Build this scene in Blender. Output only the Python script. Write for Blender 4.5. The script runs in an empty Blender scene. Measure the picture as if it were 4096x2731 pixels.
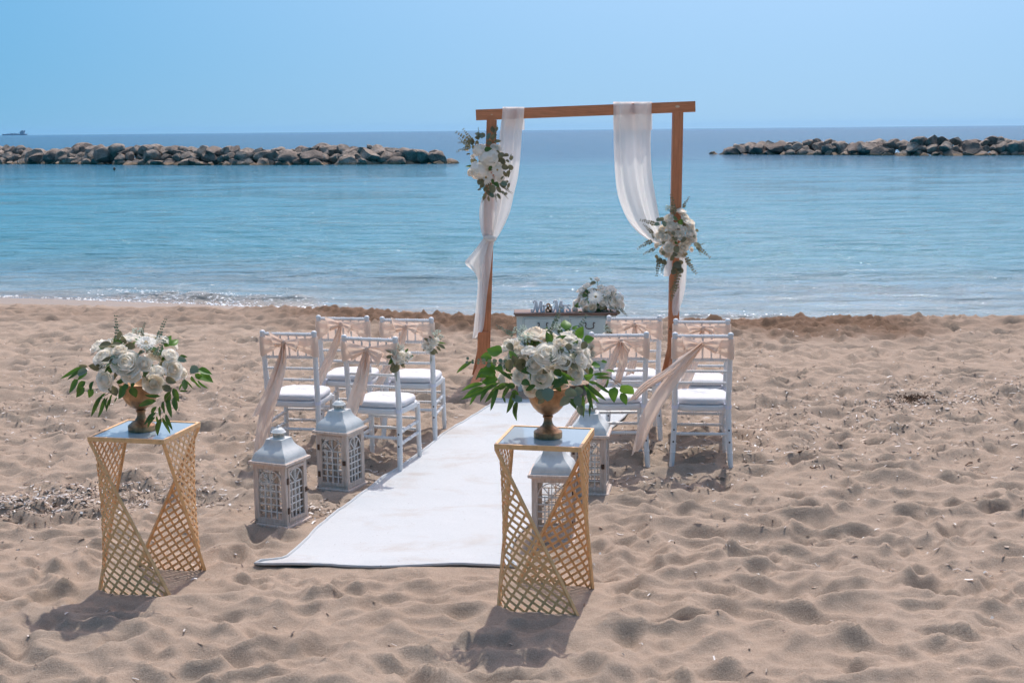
import bpy, math, random
import numpy as np
from mathutils import Vector, Matrix, Quaternion

R = math.radians
rng = random.Random(7)
nrg = np.random.RandomState(11)
scene = bpy.context.scene
COL = scene.collection

# ------------------------------------------------------------------ camera
CAM_H = 2.263
F_SRC = 5300.0                       # focal length in photograph pixels (4096 wide)
PITCH = math.atan(844.5 / F_SRC)
ROLL = -0.0097
cam_d = bpy.data.cameras.new('camera')
cam_d.sensor_width = 36.0
cam_d.lens = F_SRC / 4096.0 * 36.0
cam_d.clip_start = 0.05
cam_d.clip_end = 40000.0
cam = bpy.data.objects.new('camera', cam_d)
COL.objects.link(cam)
CM = Matrix.Translation((0, 0, CAM_H)) @ Matrix.Rotation(math.pi / 2 - PITCH, 4, 'X') @ Matrix.Rotation(ROLL, 4, 'Z')
cam.matrix_world = CM
scene.camera = cam
CR = CM.to_3x3()


def ray(px, py):
    return (CR @ Vector(((px - 2048.0) / F_SRC, -(py - 1365.5) / F_SRC, -1.0))).normalized()


def at(px, py, z=0.0):
    """photograph pixel -> point on the level z"""
    d = ray(px, py)
    t = (z - CAM_H) / d.z
    return Vector((0, 0, CAM_H)) + d * t


def at_y(px, py, Y):
    """photograph pixel -> point at the distance Y"""
    d = ray(px, py)
    return Vector((0, 0, CAM_H)) + d * (Y / d.y)


# ------------------------------------------------------------------ world, sun, exposure
SUN_DIR = Vector((0.16, 0.62, 1.19)).normalized()      # towards the sun
SUN_EL = math.asin(SUN_DIR.z)
SUN_AZ = math.atan2(SUN_DIR.x, SUN_DIR.y)              # clockwise from +Y
world = bpy.data.worlds.new('World')
scene.world = world
world.use_nodes = True
wn = world.node_tree
wn.nodes.clear()
w_out = wn.nodes.new('ShaderNodeOutputWorld')
w_bg = wn.nodes.new('ShaderNodeBackground')
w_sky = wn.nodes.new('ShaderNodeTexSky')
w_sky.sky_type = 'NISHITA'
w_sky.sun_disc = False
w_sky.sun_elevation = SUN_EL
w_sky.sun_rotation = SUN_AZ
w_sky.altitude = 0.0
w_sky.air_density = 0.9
w_sky.dust_density = 6.0  # heavy dust, set to brighten the sky overhead and fill the shadows
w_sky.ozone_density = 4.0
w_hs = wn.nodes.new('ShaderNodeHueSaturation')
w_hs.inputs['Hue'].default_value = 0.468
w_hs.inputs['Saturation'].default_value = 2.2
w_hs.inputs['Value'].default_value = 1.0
w_tc = wn.nodes.new('ShaderNodeTexCoord')
w_mp = wn.nodes.new('ShaderNodeMapping')               # lifts the sky lookup: colour from higher up is pulled down to the horizon
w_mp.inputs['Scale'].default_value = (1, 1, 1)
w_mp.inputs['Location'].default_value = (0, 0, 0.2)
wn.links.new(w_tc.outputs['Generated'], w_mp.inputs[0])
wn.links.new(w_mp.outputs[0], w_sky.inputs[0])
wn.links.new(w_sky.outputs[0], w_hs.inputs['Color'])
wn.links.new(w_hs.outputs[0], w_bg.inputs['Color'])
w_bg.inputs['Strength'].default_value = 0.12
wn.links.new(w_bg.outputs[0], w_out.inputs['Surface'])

sun_d = bpy.data.lights.new('sun', 'SUN')
sun_d.energy = 2.7
sun_d.angle = R(0.53)
sun_d.color = (1.0, 0.965, 0.91)
sun = bpy.data.objects.new('sun', sun_d)
sun.rotation_euler = SUN_DIR.to_track_quat('Z', 'Y').to_euler()
sun.location = (4, 10, 30)
COL.objects.link(sun)

vs = scene.view_settings
vs.view_transform = 'Standard'
vs.look = 'None'
vs.exposure = 0.31
vs.gamma = 1.0
vs.use_curve_mapping = False
scene.render.engine = 'CYCLES'
scene.cycles.max_bounces = 12
scene.cycles.diffuse_bounces = 8
scene.cycles.transparent_max_bounces = 24
scene.cycles.volume_bounces = 1


# ------------------------------------------------------------------ material helpers
class NT:
    def __init__(self, name):
        self.m = bpy.data.materials.new(name)
        self.m.use_nodes = True
        self.t = self.m.node_tree
        self.t.nodes.clear()
        self.out = self.n('OutputMaterial')

    def n(self, kind, **kw):
        nd = self.t.nodes.new('ShaderNode' + kind)
        for k, v in kw.items():
            setattr(nd, k, v)
        return nd

    def l(self, a, b):
        self.t.links.new(a, b)

    def set(self, nd, **kw):
        for k, v in kw.items():
            nd.inputs[k.replace('_', ' ')].default_value = v
        return nd

    def coord(self, which='Object', scale=None):
        c = self.n('TexCoord').outputs[which]
        if scale is None:
            return c
        mp = self.n('Mapping')
        mp.inputs['Scale'].default_value = scale
        self.l(c, mp.inputs['Vector'])
        return mp.outputs[0]

    def noise(self, vec, scale, detail=4.0, rough=0.55, dist=0.0):
        nd = self.n('TexNoise')
        nd.inputs['Scale'].default_value = scale
        nd.inputs['Detail'].default_value = detail
        nd.inputs['Roughness'].default_value = rough
        nd.inputs['Distortion'].default_value = dist
        self.l(vec, nd.inputs['Vector'])
        return nd.outputs['Fac']

    def ramp(self, fac, stops):
        r = self.n('ValToRGB')
        el = r.color_ramp.elements
        while len(el) < len(stops):
            el.new(0.5)
        for e, (p, c) in zip(el, stops):
            e.position = p
            e.color = (c[0], c[1], c[2], 1.0) if not isinstance(c, (int, float)) else (c, c, c, 1.0)
        self.l(fac, r.inputs[0])
        return r.outputs[0]

    def mix(self, fac, a, b, mode='MIX'):
        x = self.n('Mix', data_type='RGBA', blend_type=mode)
        for s, v in ((0, fac), (6, a), (7, b)):
            if isinstance(v, (int, float)):
                x.inputs[s].default_value = v
            elif isinstance(v, (tuple, list)):
                x.inputs[s].default_value = (v[0], v[1], v[2], 1.0)
            else:
                self.l(v, x.inputs[s])
        return x.outputs[2]

    def math(self, op, a, b=0.0, clamp=False):
        x = self.n('Math', operation=op, use_clamp=clamp)
        for s, v in ((0, a), (1, b)):
            if isinstance(v, (int, float)):
                x.inputs[s].default_value = v
            else:
                self.l(v, x.inputs[s])
        return x.outputs[0]

    def bump(self, h, strength, dist):
        b = self.n('Bump')
        b.inputs['Strength'].default_value = strength
        b.inputs['Distance'].default_value = dist
        self.l(h, b.inputs['Height'])
        return b

    def principled(self, color, rough=0.5, metal=0.0, spec=0.5, normal=None, **kw):
        p = self.n('BsdfPrincipled')
        if isinstance(color, (tuple, list)):
            p.inputs['Base Color'].default_value = (color[0], color[1], color[2], 1)
        else:
            self.l(color, p.inputs['Base Color'])
        for k, v in (('Roughness', rough), ('Metallic', metal), ('Specular IOR Level', spec)):
            if isinstance(v, (int, float)):
                p.inputs[k].default_value = v
            else:
                self.l(v, p.inputs[k])
        if normal is not None:
            self.l(normal, p.inputs['Normal'])
        for k, v in kw.items():
            p.inputs[k.replace('_', ' ')].default_value = v
        return p

    def done(self, shader):
        self.l(shader, self.out.inputs['Surface'])
        return self.m


# ------------------------------------------------------------------ mesh helpers
def tag(o, label=None, cat=None, group=None, kind=None):
    if label:
        o['label'] = label
    if cat:
        o['category'] = cat
    if group:
        o['group'] = group
    if kind:
        o['kind'] = kind
    return o


def empty(name, loc=(0, 0, 0), rz=0.0, parent=None):
    o = bpy.data.objects.new(name, None)
    o.empty_display_size = 0.1
    o.location = loc
    o.rotation_euler = (0, 0, rz)
    o.parent = parent
    COL.objects.link(o)
    return o


def link(name, mesh, parent=None, mat=None, matrix=None):
    o = bpy.data.objects.new(name, mesh)
    o.parent = parent
    if matrix is not None:
        o.matrix_local = matrix
    COL.objects.link(o)
    return o


class MB:
    def __init__(self):
        self.v = []
        self.f = []
        self.mi = []
        self.cur = 0

    def add(self, verts, faces, M=None):
        b = len(self.v)
        if M is not None:
            verts = [M @ Vector(p) for p in verts]
        self.v.extend(tuple(p) for p in verts)
        for f in faces:
            self.f.append(tuple(i + b for i in f))
            self.mi.append(self.cur)
        return self

    def box(self, c, s, M=None, bev=0.0):
        x, y, z = s[0] / 2, s[1] / 2, s[2] / 2
        if bev <= 0:
            vs_ = [(c[0] + a * x, c[1] + b * y, c[2] + d * z) for d in (-1, 1) for b in (-1, 1) for a in (-1, 1)]
            fs = [(0, 2, 3, 1), (4, 5, 7, 6), (0, 1, 5, 4), (2, 6, 7, 3), (0, 4, 6, 2), (1, 3, 7, 5)]
            return self.add(vs_, fs, M)
        # chamfered box: an octagon-like profile, three rings
        bev = min(bev, x * .9, y * .9, z * .9)
        vs_ = []
        for (ix, iy, zz) in ((x - bev, y - bev, -z), (x, y, -z + bev), (x, y, z - bev), (x - bev, y - bev, z)):
            cb = bev if abs(zz) < z - 1e-9 else bev * 0.5
            ring = [(ix - cb, -iy), (ix, -iy + cb), (ix, iy - cb), (ix - cb, iy), (-ix + cb, iy), (-ix, iy - cb), (-ix, -iy + cb), (-ix + cb, -iy)]
            vs_ += [(c[0] + a, c[1] + b, c[2] + zz) for a, b in ring]
        fs = [tuple(range(7, -1, -1)), tuple(range(24, 32))]
        for k in range(3):
            for i in range(8):
                j = (i + 1) % 8
                fs.append((k * 8 + i, k * 8 + j, k * 8 + 8 + j, k * 8 + 8 + i))
        return self.add(vs_, fs, M)

    def tube(self, pts, rad, n=8, caps=True, M=None, up=None, sq=None):
        """swept tube; rad a number or list; sq=(w,t) gives a flat bar"""
        pts = [Vector(p) for p in pts]
        m = len(pts)
        if not isinstance(rad, (list, tuple)):
            rad = [rad] * m
        vs_ = []
        t0 = (pts[1] - pts[0]).normalized()
        ref = Vector(up) if up is not None else (Vector((0, 0, 1)) if abs(t0.z) < 0.9 else Vector((1, 0, 0)))
        a = (ref - t0 * ref.dot(t0)).normalized()
        for i in range(m):
            if i == 0:
                t = pts[1] - pts[0]
            elif i == m - 1:
                t = pts[-1] - pts[-2]
            else:
                t = (pts[i + 1] - pts[i]).normalized() + (pts[i] - pts[i - 1]).normalized()
            t = t.normalized() if t.length > 1e-9 else t0
            a = (a - t * a.dot(t))
            a = a.normalized() if a.length > 1e-9 else Vector((1, 0, 0))
            b = t.cross(a)
            for k in range(n):
                an = 2 * math.pi * (k + 0.5) / n
                if sq:
                    vs_.append(pts[i] + a * (sq[0] * rad[i] * (1 if math.cos(an) > 0 else -1)) + b * (sq[1] * rad[i] * (1 if math.sin(an) > 0 else -1)))
                else:
                    vs_.append(pts[i] + (a * math.cos(an) + b * math.sin(an)) * rad[i])
        fs = []
        for i in range(m - 1):
            for k in range(n):
                j = (k + 1) % n
                fs.append((i * n + k, i * n + j, (i + 1) * n + j, (i + 1) * n + k))
        if caps:
            fs.append(tuple(range(n - 1, -1, -1)))
            fs.append(tuple((m - 1) * n + k for k in range(n)))
        return self.add(vs_, fs, M)

    def bar(self, p, q, w, t, up=(0, 0, 1), M=None):
        return self.tube([p, q], 1.0, n=4, up=up, sq=(w / 2, t / 2), M=M)

    def lathe(self, prof, n=24, M=None, caps=True):
        vs_ = []
        for r, z in prof:
            for k in range(n):
                an = 2 * math.pi * k / n
                vs_.append((r * math.cos(an), r * math.sin(an), z))
        fs = []
        for i in range(len(prof) - 1):
            for k in range(n):
                j = (k + 1) % n
                fs.append((i * n + k, i * n + j, (i + 1) * n + j, (i + 1) * n + k))
        if caps:
            fs.append(tuple(range(n - 1, -1, -1)))
            fs.append(tuple((len(prof) - 1) * n + k for k in range(n)))
        return self.add(vs_, fs, M)

    def grid(self, P, M=None, closed=False):
        """P[i][j] points"""
        r, c = len(P), len(P[0])
        vs_ = [p for row in P for p in row]
        fs = []
        for i in range(r - 1):
            for j in range(c - 1 + (1 if closed else 0)):
                k = (j + 1) % c
                fs.append((i * c + j, i * c + k, (i + 1) * c + k, (i + 1) * c + j))
        return self.add(vs_, fs, M)

    def mesh(self, name, mat, smooth=True, angle=None):
        me = bpy.data.meshes.new(name)
        me.from_pydata(self.v, [], self.f)
        for m in (mat if isinstance(mat, (list, tuple)) else [mat]):
            me.materials.append(m)
        if isinstance(mat, (list, tuple)):
            me.polygons.foreach_set('material_index', self.mi)
        if smooth:
            me.polygons.foreach_set('use_smooth', [True] * len(me.polygons))
            if angle:
                me.set_sharp_from_angle(angle=R(angle))
        me.update()
        return me

    def build(self, name, mat, parent=None, smooth=True, angle=40, matrix=None):
        return link(name, self.mesh(name, mat, smooth, angle), parent, matrix=matrix)


def copy_tree(o, parent=None):
    c = o.copy()
    c.parent = parent
    COL.objects.link(c)
    for ch in list(o.children):
        copy_tree(ch, c)
    return c


def smoothstep(a, b, x):
    t = np.clip((x - a) / (b - a), 0, 1)
    return t * t * (3 - 2 * t)


_perm = np.random.RandomState(3).permutation(256)
_ang = np.random.RandomState(5).rand(256) * 2 * np.pi
_gx, _gy = np.cos(_ang), np.sin(_ang)


def pn(x, y, seed=0):
    x = np.asarray(x, float) + seed * 17.31
    y = np.asarray(y, float) + seed * 9.77
    xi = np.floor(x).astype(np.int64)
    yi = np.floor(y).astype(np.int64)
    xf, yf = x - xi, y - yi
    u = xf * xf * xf * (xf * (xf * 6 - 15) + 10)
    v = yf * yf * yf * (yf * (yf * 6 - 15) + 10)

    def g(ix, iy, fx, fy):
        h = _perm[(_perm[ix & 255] + iy) & 255]
        return _gx[h] * fx + _gy[h] * fy
    a = g(xi, yi, xf, yf)
    b = g(xi + 1, yi, xf - 1, yf)
    c = g(xi, yi + 1, xf, yf - 1)
    d = g(xi + 1, yi + 1, xf - 1, yf - 1)
    return 1.5 * ((a * (1 - u) + b * u) * (1 - v) + (c * (1 - u) + d * u) * v)


def sheet(name, xs, ys, Z, mat, attrs=None):
    nx, ny = len(xs), len(ys)
    co = np.empty((ny, nx, 3), np.float32)
    co[..., 0] = xs[None, :]
    co[..., 1] = ys[:, None]
    co[..., 2] = Z
    me = bpy.data.meshes.new(name)
    me.vertices.add(nx * ny)
    me.vertices.foreach_set('co', co.ravel())
    idx = np.arange(nx * ny).reshape(ny, nx)
    q = np.stack([idx[:-1, :-1], idx[:-1, 1:], idx[1:, 1:], idx[1:, :-1]], -1).reshape(-1, 4)
    nf = len(q)
    me.loops.add(nf * 4)
    me.loops.foreach_set('vertex_index', q.ravel().astype(np.int32))
    me.polygons.add(nf)
    me.polygons.foreach_set('loop_start', np.arange(0, nf * 4, 4, dtype=np.int32))
    me.polygons.foreach_set('loop_total', np.full(nf, 4, np.int32))
    me.polygons.foreach_set('use_smooth', np.ones(nf, bool))
    me.materials.append(mat)
    for k, v in (attrs or {}).items():
        a = me.attributes.new(k, 'FLOAT', 'POINT')
        a.data.foreach_set('value', v.ravel().astype(np.float32))
    me.update()
    me.validate()
    return link(name, me)


def spaced(a, b, dense):
    """axis with step function dense(x)->step"""
    out = [a]
    while out[-1] < b:
        out.append(out[-1] + dense(out[-1]))
    return np.array(out)
# ================================================================== SETTING: sand, sea, breakwaters
WATER_Z = -0.34

# the carpet's plan: centre line and edges (needed by the sand so that it lies flat under it)
CL = [(at(1130, 2180), None)]
carpet_left = [at(*p) for p in ((1112, 2258), (1254, 2112), (1445, 1968), (1628, 1846), (1759, 1742), (1942, 1628), (1972, 1600))]
carpet_dir = (carpet_left[-1] - carpet_left[0]).normalized()


def carpet_edge(t):
    """left edge point at distance t along it"""
    k = t
    for a, b in zip(carpet_left, carpet_left[1:]):
        L = (b - a).length
        if k <= L or b is carpet_left[-1]:
            return a + (b - a) * (k / L)
        k -= L


CARPET_LEN = sum((b - a).length for a, b in zip(carpet_left, carpet_left[1:]))


def crest_y(x):
    return np.interp(x, [-9, -6.8, -4.7, -2.67, -0.6, 1.0, 2.45, 4.2, 6.0, 9.0], [17.6, 17.3, 16.9, 16.5, 15.6, 15.2, 15.0, 15.1, 15.3, 15.6])


def shore_y(x):
    return np.interp(x, [-14, -8, -5.2, -2.0, 0.0, 2.2, 6.0, 14], [22.3, 21.4, 20.4, 19.2, 18.2, 17.5, 17.3, 17.2])


def xs_step(x):
    a = abs(x)
    return 0.024 if a < 3.2 else (0.034 if a < 7 else 0.034 + (a - 7) * 0.12)


def ys_step(y):
    if y < 4.2:
        return max(0.03, 0.03 + (4.2 - y) * 0.14)
    return 0.018 if y < 8 else (0.026 if y < 12 else (0.04 if y < 20 else 0.1 + (y - 20) * 0.1))


hx = spaced(0, 70, xs_step)
SX = np.concatenate([-hx[:0:-1], hx])
SY = spaced(4.2, 32, ys_step)
SY = np.concatenate([4.2 - (spaced(4.2, 34, lambda y: 0.03 + (y - 4.2) * 0.14) - 4.2)[:0:-1], SY])
GX, GY = np.meshgrid(SX, SY)


def sand_field():
    X, Y = GX, GY
    wx = X + 0.12 * pn(X / 0.7, Y / 0.7, 3)
    wy = Y + 0.12 * pn(X / 0.7, Y / 0.7, 4)
    Z = 0.018 * pn(wx / 1.1, wy / 1.0, 1)
    r1 = np.clip(1 - np.abs(pn(wx / 0.36, wy / 0.25, 2)), 0, 1)
    r2 = 1 - np.abs(pn(wx / 0.19, wy / 0.15, 6))
    r3 = np.clip(1 - np.abs(pn(wx / 0.62 + 3.1, wy / 0.40, 5)), 0, 1)
    Z += 0.046 * (r1 ** 2.0 - 0.5) + 0.019 * (r2 ** 2 - 0.55) + 0.052 * (r3 ** 2.6 - 0.4)
    Z += 0.0035 * (1 - np.abs(pn(wx / 0.13, wy / 0.10, 7))) ** 2
    # trampled dents with soft rims
    D = np.zeros_like(Z)
    rs = np.random.RandomState(21)
    for k in range(3400):
        y = 3.6 + 13.5 * rs.rand()
        x = (rs.rand() * 2 - 1) * (2.2 + y * 0.42)
        a, b = 0.07 + 0.09 * rs.rand(), 0.045 + 0.045 * rs.rand()
        th = rs.rand() * math.pi
        dep = 0.010 + 0.026 * rs.rand() ** 1.5
        m = max(a, b) * 2.3
        i0, i1 = np.searchsorted(SX, (x - m, x + m))
        j0, j1 = np.searchsorted(SY, (y - m, y + m))
        dx, dy = GX[j0:j1, i0:i1] - x, GY[j0:j1, i0:i1] - y
        u = (dx * math.cos(th) + dy * math.sin(th)) / a
        v = (-dx * math.sin(th) + dy * math.cos(th)) / b
        q = u * u + v * v
        pw = (1.0, 1.8, 2.6)[k % 3]
        bowl = -np.exp(-(q ** pw) * 1.1) + (0.5 if k % 3 else .45) * np.exp(-((np.sqrt(q) - 1.35) ** 2) * (4.5, 8.0, 11.0)[k % 3])
        D[j0:j1, i0:i1] += dep * bowl
    D = np.clip(D, -0.06, 0.05)
    Z += D
    Z += 0.0045 * pn(X / 0.075, Y / 0.06, 8) + 0.0018 * pn(X / 0.033, Y / 0.03, 9)
    # cloddy damp sand thrown up along the crest
    cy, sy = crest_y(X), shore_y(X)
    clod = smoothstep(-1.5, -0.5, Y - cy + 0.5 * pn(X / 0.9, Y / 0.6, 12)) * (1 - smoothstep(0.0, 0.7, Y - cy))
    along = np.clip(smoothstep(-3.4, -1.6, X) * (1 - smoothstep(0.2, 1.0, X)) + smoothstep(1.6, 2.3, X) * (1 - smoothstep(3.6, 5.2, X)) + 0.3, 0, 1)
    clod = clod * along
    c1 = np.abs(pn(X / 0.22, Y / 0.2, 14))
    c2 = np.abs(pn(X / 0.1, Y / 0.1, 15))
    Z = Z * (1 - 0.3 * clod) + clod * (0.06 * c1 + 0.055 * c2 + .03 * np.abs(pn(X / 0.06, Y / 0.06, 16)))
    # small berm, then the fall to the water
    berm = 0.06 * np.exp(-((Y - cy + 0.2) / 0.7) ** 2) * smoothstep(-4.6, -2.4, X)
    fall = .35 * smoothstep(0.0, 1.0, (Y - cy) / (sy - cy)) + .65 * np.clip((Y - cy) / (sy - cy), 0, 1)
    wet = smoothstep(0.12, 0.45, (Y - cy) / (sy - cy))
    Z = Z * (1 - wet * 0.97) + berm
    deep = np.maximum(0, Y - sy)
    Z += np.where(Y < sy, WATER_Z * fall, WATER_Z - 0.07 * deep)
    return Z, clod, wet


SZ, S_CLOD, S_WET = sand_field()
# flatten under the carpet
nrm = Vector((carpet_dir.y, -carpet_dir.x, 0))
o_ = carpet_left[0]
S_al = (GX - o_.x) * carpet_dir.x + (GY - o_.y) * carpet_dir.y
S_ac = (GX - o_.x) * nrm.x + (GY - o_.y) * nrm.y
cm = smoothstep(0.0, 0.35, S_al - .25 * S_ac) * (1 - smoothstep(CARPET_LEN - .2, CARPET_LEN, S_al)) * smoothstep(-0.03, 0.08, S_ac) * (1 - smoothstep(1.12, 1.24, S_ac))
fl = smoothstep(-0.3, 0.0, S_al - .2 * S_ac) * (1 - smoothstep(CARPET_LEN, CARPET_LEN + .2, S_al)) * smoothstep(-0.22, -0.02, S_ac) * (1 - smoothstep(1.2, 1.4, S_ac))
SZ = SZ * (1 - 0.85 * fl) - 0.015 * cm


def zg(x, y):
    """sand height at a point"""
    i = min(max(np.searchsorted(SX, x) - 1, 0), len(SX) - 2)
    j = min(max(np.searchsorted(SY, y) - 1, 0), len(SY) - 2)
    u = (x - SX[i]) / (SX[i + 1] - SX[i])
    v = (y - SY[j]) / (SY[j + 1] - SY[j])
    return float((SZ[j, i] * (1 - u) + SZ[j, i + 1] * u) * (1 - v) + (SZ[j + 1, i] * (1 - u) + SZ[j + 1, i + 1] * u) * v)


def level_spot(x, y, r, z):
    """press the sand to the height z within r (a thing stands there)"""
    global SZ
    q = np.sqrt((GX - x) ** 2 + (GY - y) ** 2)
    w = 1 - smoothstep(r * 0.7, r * 1.6, q)
    SZ = SZ * (1 - w) + (z + 0.25 * (SZ - z)) * w


def mat_sand():
    t = NT('sand')
    co = t.coord('Object')
    n1 = t.noise(co, 1.3, 4, .6)
    n2 = t.noise(co, 150.0, 3, .8)
    n3 = t.noise(co, 900.0, 1, .5)
    n4 = t.noise(co, 14.0, 4, .6)
    base = t.mix(t.ramp(n1, [(.3, 0), (.7, 1)]), (.345, .247, .175), (.395, .29, .212))
    base = t.mix(t.math('MULTIPLY', t.ramp(n4, [(.42, 0), (.72, 1)]), 0.35), base, (.26, .168, .108))
    base = t.mix(t.ramp(n2, [(.3, 0), (.45, .35), (.6, .6), (.75, 1)]), t.mix(0.42, base, (.13, .09, .065)), t.mix(.26, base, (.8, .72, .63)))
    at_c = t.n('Attribute', attribute_name='clod').outputs['Fac']
    at_w = t.n('Attribute', attribute_name='wet').outputs['Fac']
    base = t.mix(t.math('MULTIPLY', at_c, 0.9), base, (.135, .074, .042))
    base = t.mix(t.math('MULTIPLY', at_w, 0.75), base, (.27, .20, .145))
    bp = t.bump(t.math('ADD', t.noise(co, 170.0, 3, .8), t.math('MULTIPLY', t.noise(co, 34.0, 5, .65), 1.4)), 0.8, 0.006)
    rough = t.math('SUBTRACT', 0.92, t.math('MULTIPLY', at_w, 0.5))
    p = t.principled(base, rough, spec=0.25, normal=bp.outputs[0])
    return t.done(p.outputs[0])


def make_sand():
    o = sheet('sand', SX, SY, SZ, M_SAND, {'clod': S_CLOD, 'wet': S_WET})
    return tag(o, kind='structure')


M_SAND = mat_sand()


# ---------------------------------------------------------------- sea
def mat_sea():
    t = NT('sea_water')
    geo = t.n('NewGeometry')
    sep = t.n('SeparateXYZ')
    t.l(geo.outputs['Position'], sep.inputs[0])
    dep = t.n('Attribute', attribute_name='offshore').outputs['Fac']
    lg = t.math('DIVIDE', t.math('LOGARITHM', t.math('ADD', t.math('MAXIMUM', dep, 0.0), 1.0), 2.718), 8.0)
    big = t.noise(t.coord('Object', (0.02, 0.06, 1)), 1.0, 3, .55)
    lg2 = t.math('ADD', lg, t.math('MULTIPLY', t.math('SUBTRACT', big, 0.5), 0.05))
    col = t.ramp(lg2, [(0.0, (.30, .245, .20)), (.10, (.215, .28, .29)), (.20, (.115, .20, .23)), (.30, (.05, .215, .265)), (.42, (.026, .21, .285)), (.54, (.018, .165, .255)), (.60, (.013, .09, .175)), (.9, (.008, .06, .135))])
    v1 = t.coord('Object', (0.6, 1.6, 1))
    w1 = t.noise(v1, 0.9, 6, .62, .4)
    w2 = t.noise(t.coord('Object', (0.10, 0.22, 1)), 1.0, 5, .6, .3)
    w3 = t.noise(v1, 5.0, 3, .6)
    b1 = t.bump(w2, 0.6, 1.0)
    b2 = t.bump(w1, 0.95, 0.42)
    b3 = t.bump(w3, 0.5, 0.05)
    t.l(b1.outputs[0], b2.inputs['Normal'])
    t.l(b2.outputs[0], b3.inputs['Normal'])
    p = t.principled(col, t.ramp(lg, [(.3, .05), (.65, .12)]), spec=t.ramp(lg, [(.15, .42), (.35, .24), (.6, .05)]), normal=b3.outputs[0])
    p.inputs['IOR'].default_value = 1.33
    return t.done(p.outputs[0])


def make_sea():
    ys = spaced(13.5, 14000, lambda y: 0.06 if y < 26 else 0.06 + (y - 26) * 0.011)
    h = spaced(0, 14000, lambda x: 0.11 if x < 12 else 0.11 + (x - 12) * 0.05)
    xs = np.concatenate([-h[:0:-1], h])
    X, Y = np.meshgrid(xs, ys)
    step = np.maximum(np.gradient(ys)[:, None], np.gradient(xs)[None, :] * 0.5)
    off = Y - shore_y(X)

    def wv(sx, sy, amp, seed):
        f = np.clip((sy - 2.2 * step) / (sy * 0.6), 0, 1)
        return amp * f * pn(X / sx, Y / sy, seed)
    Z = np.zeros_like(X)
    wy = 0.5 * pn(X / 5.0, Y / 3.0, 33)
    Z += wv(2.6, 0.9, 0.042, 31) + wv(1.1, 0.45, 0.022, 32) + wv(0.5, 0.25, 0.009, 34) + wv(9, 3.2, 0.07, 35)
    Z *= 0.35 + 0.65 * smoothstep(0.3, 6, off)
    # the last little breaker on the shore
    br = np.exp(-((off - 0.75 + 0.35 * pn(X / 1.4, Y * 0 + 3, 36)) / 0.22) ** 2)
    amp = 0.11 * (smoothstep(-6.8, -5.6, X) * (1 - smoothstep(-3.6, -2.4, X)) + 0.5 * smoothstep(1.8, 2.4, X) * (1 - smoothstep(3.4, 4.2, X)))
    Z += br * amp * (0.75 + 0.5 * pn(X / 0.35, Y / 0.3, 37))
    o = sheet('sea', xs, ys, Z + WATER_Z, mat_sea(), {'offshore': off})
    return tag(o, kind='structure')


make_sea()
# ================================================================== MATERIALS OF THE THINGS
def m_simple(name, col, rough=0.5, metal=0.0, spec=0.5, var=0.12, scale=18.0, bump=0.0, bscale=60.0, rvar=0.1):
    t = NT(name)
    co = t.coord('Object')
    n = t.noise(co, scale, 4, .6)
    dark = tuple(c * (1 - var * 2) for c in col)
    lite = tuple(min(1, c * (1 + var * 0.6)) for c in col)
    c = t.ramp(n, [(.28, dark), (.5, col), (.75, lite)])
    nm = t.bump(t.noise(co, bscale, 4, .6), bump, 0.003).outputs[0] if bump else None
    r = t.math('ADD', rough - rvar / 2, t.math('MULTIPLY', t.noise(co, scale * 2, 3), rvar))
    return t.done(t.principled(c, r, metal, spec, nm).outputs[0])


def m_wood(name, col, dark, axis=2, rough=0.55, knots=True, scale=1.0):
    t = NT(name)
    sc = [14.0 * scale] * 3
    sc[axis] = 1.0 * scale
    co = t.coord('Object', tuple(sc))
    g = t.noise(co, 2.2, 6, .6, 1.2)
    fine = t.noise(co, 12.0, 4, .6, .4)
    c = t.mix(t.ramp(g, [(.32, 0), (.62, 1)]), dark, col)
    c = t.mix(t.math('MULTIPLY', t.ramp(fine, [(.35, 1), (.6, 0)]), .35), c, tuple(d * .6 for d in dark))
    if knots:
        v = t.n('TexVoronoi')
        v.inputs['Scale'].default_value = 2.3
        t.l(t.coord('Object', tuple(1.0 if i != axis else 0.7 for i in range(3))), v.inputs['Vector'])
        k = t.ramp(v.outputs['Distance'], [(.03, 1), (.075, 0)])
        c = t.mix(t.math('MULTIPLY', k, .8), c, tuple(d * .35 for d in dark))
    b = t.bump(fine, .25, .002)
    return t.done(t.principled(c, rough, spec=.35, normal=b.outputs[0]).outputs[0])


def m_cloth(name, col, transl=0.35, transp=0.0, gloss=0.0, rough=0.5, weave=0.0, wrinkle=0.0):
    t = NT(name)
    co = t.coord('Object')
    n = t.noise(co, 9.0, 4, .6)
    c = t.mix(n, tuple(x * .95 for x in col), tuple(min(1, x * 1.03) for x in col))
    nm = None
    if weave or wrinkle:
        h = t.math('ADD', t.math('MULTIPLY', t.noise(co, 700.0, 2), weave), t.math('MULTIPLY', t.noise(t.coord('Object', (1, 1, .35)), 22.0, 5, .65, 1.0), wrinkle))
        nm = t.bump(h, .5, .01).outputs[0]
    p = t.principled(c, rough, spec=0.2 + gloss, normal=nm, Sheen_Weight=0.15)
    tr = t.n('BsdfTranslucent')
    t.l(c, tr.inputs['Color'])
    if nm is not None:
        t.l(nm, tr.inputs['Normal'])
    mx = t.n('MixShader')
    mx.inputs[0].default_value = transl
    t.l(p.outputs[0], mx.inputs[1])
    t.l(tr.outputs[0], mx.inputs[2])
    out = mx.outputs[0]
    if transp:
        ts = t.n('BsdfTransparent')
        m2 = t.n('MixShader')
        m2.inputs[0].default_value = transp
        t.l(out, m2.inputs[1])
        t.l(ts.outputs[0], m2.inputs[2])
        out = m2.outputs[0]
    return t.done(out)


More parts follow.
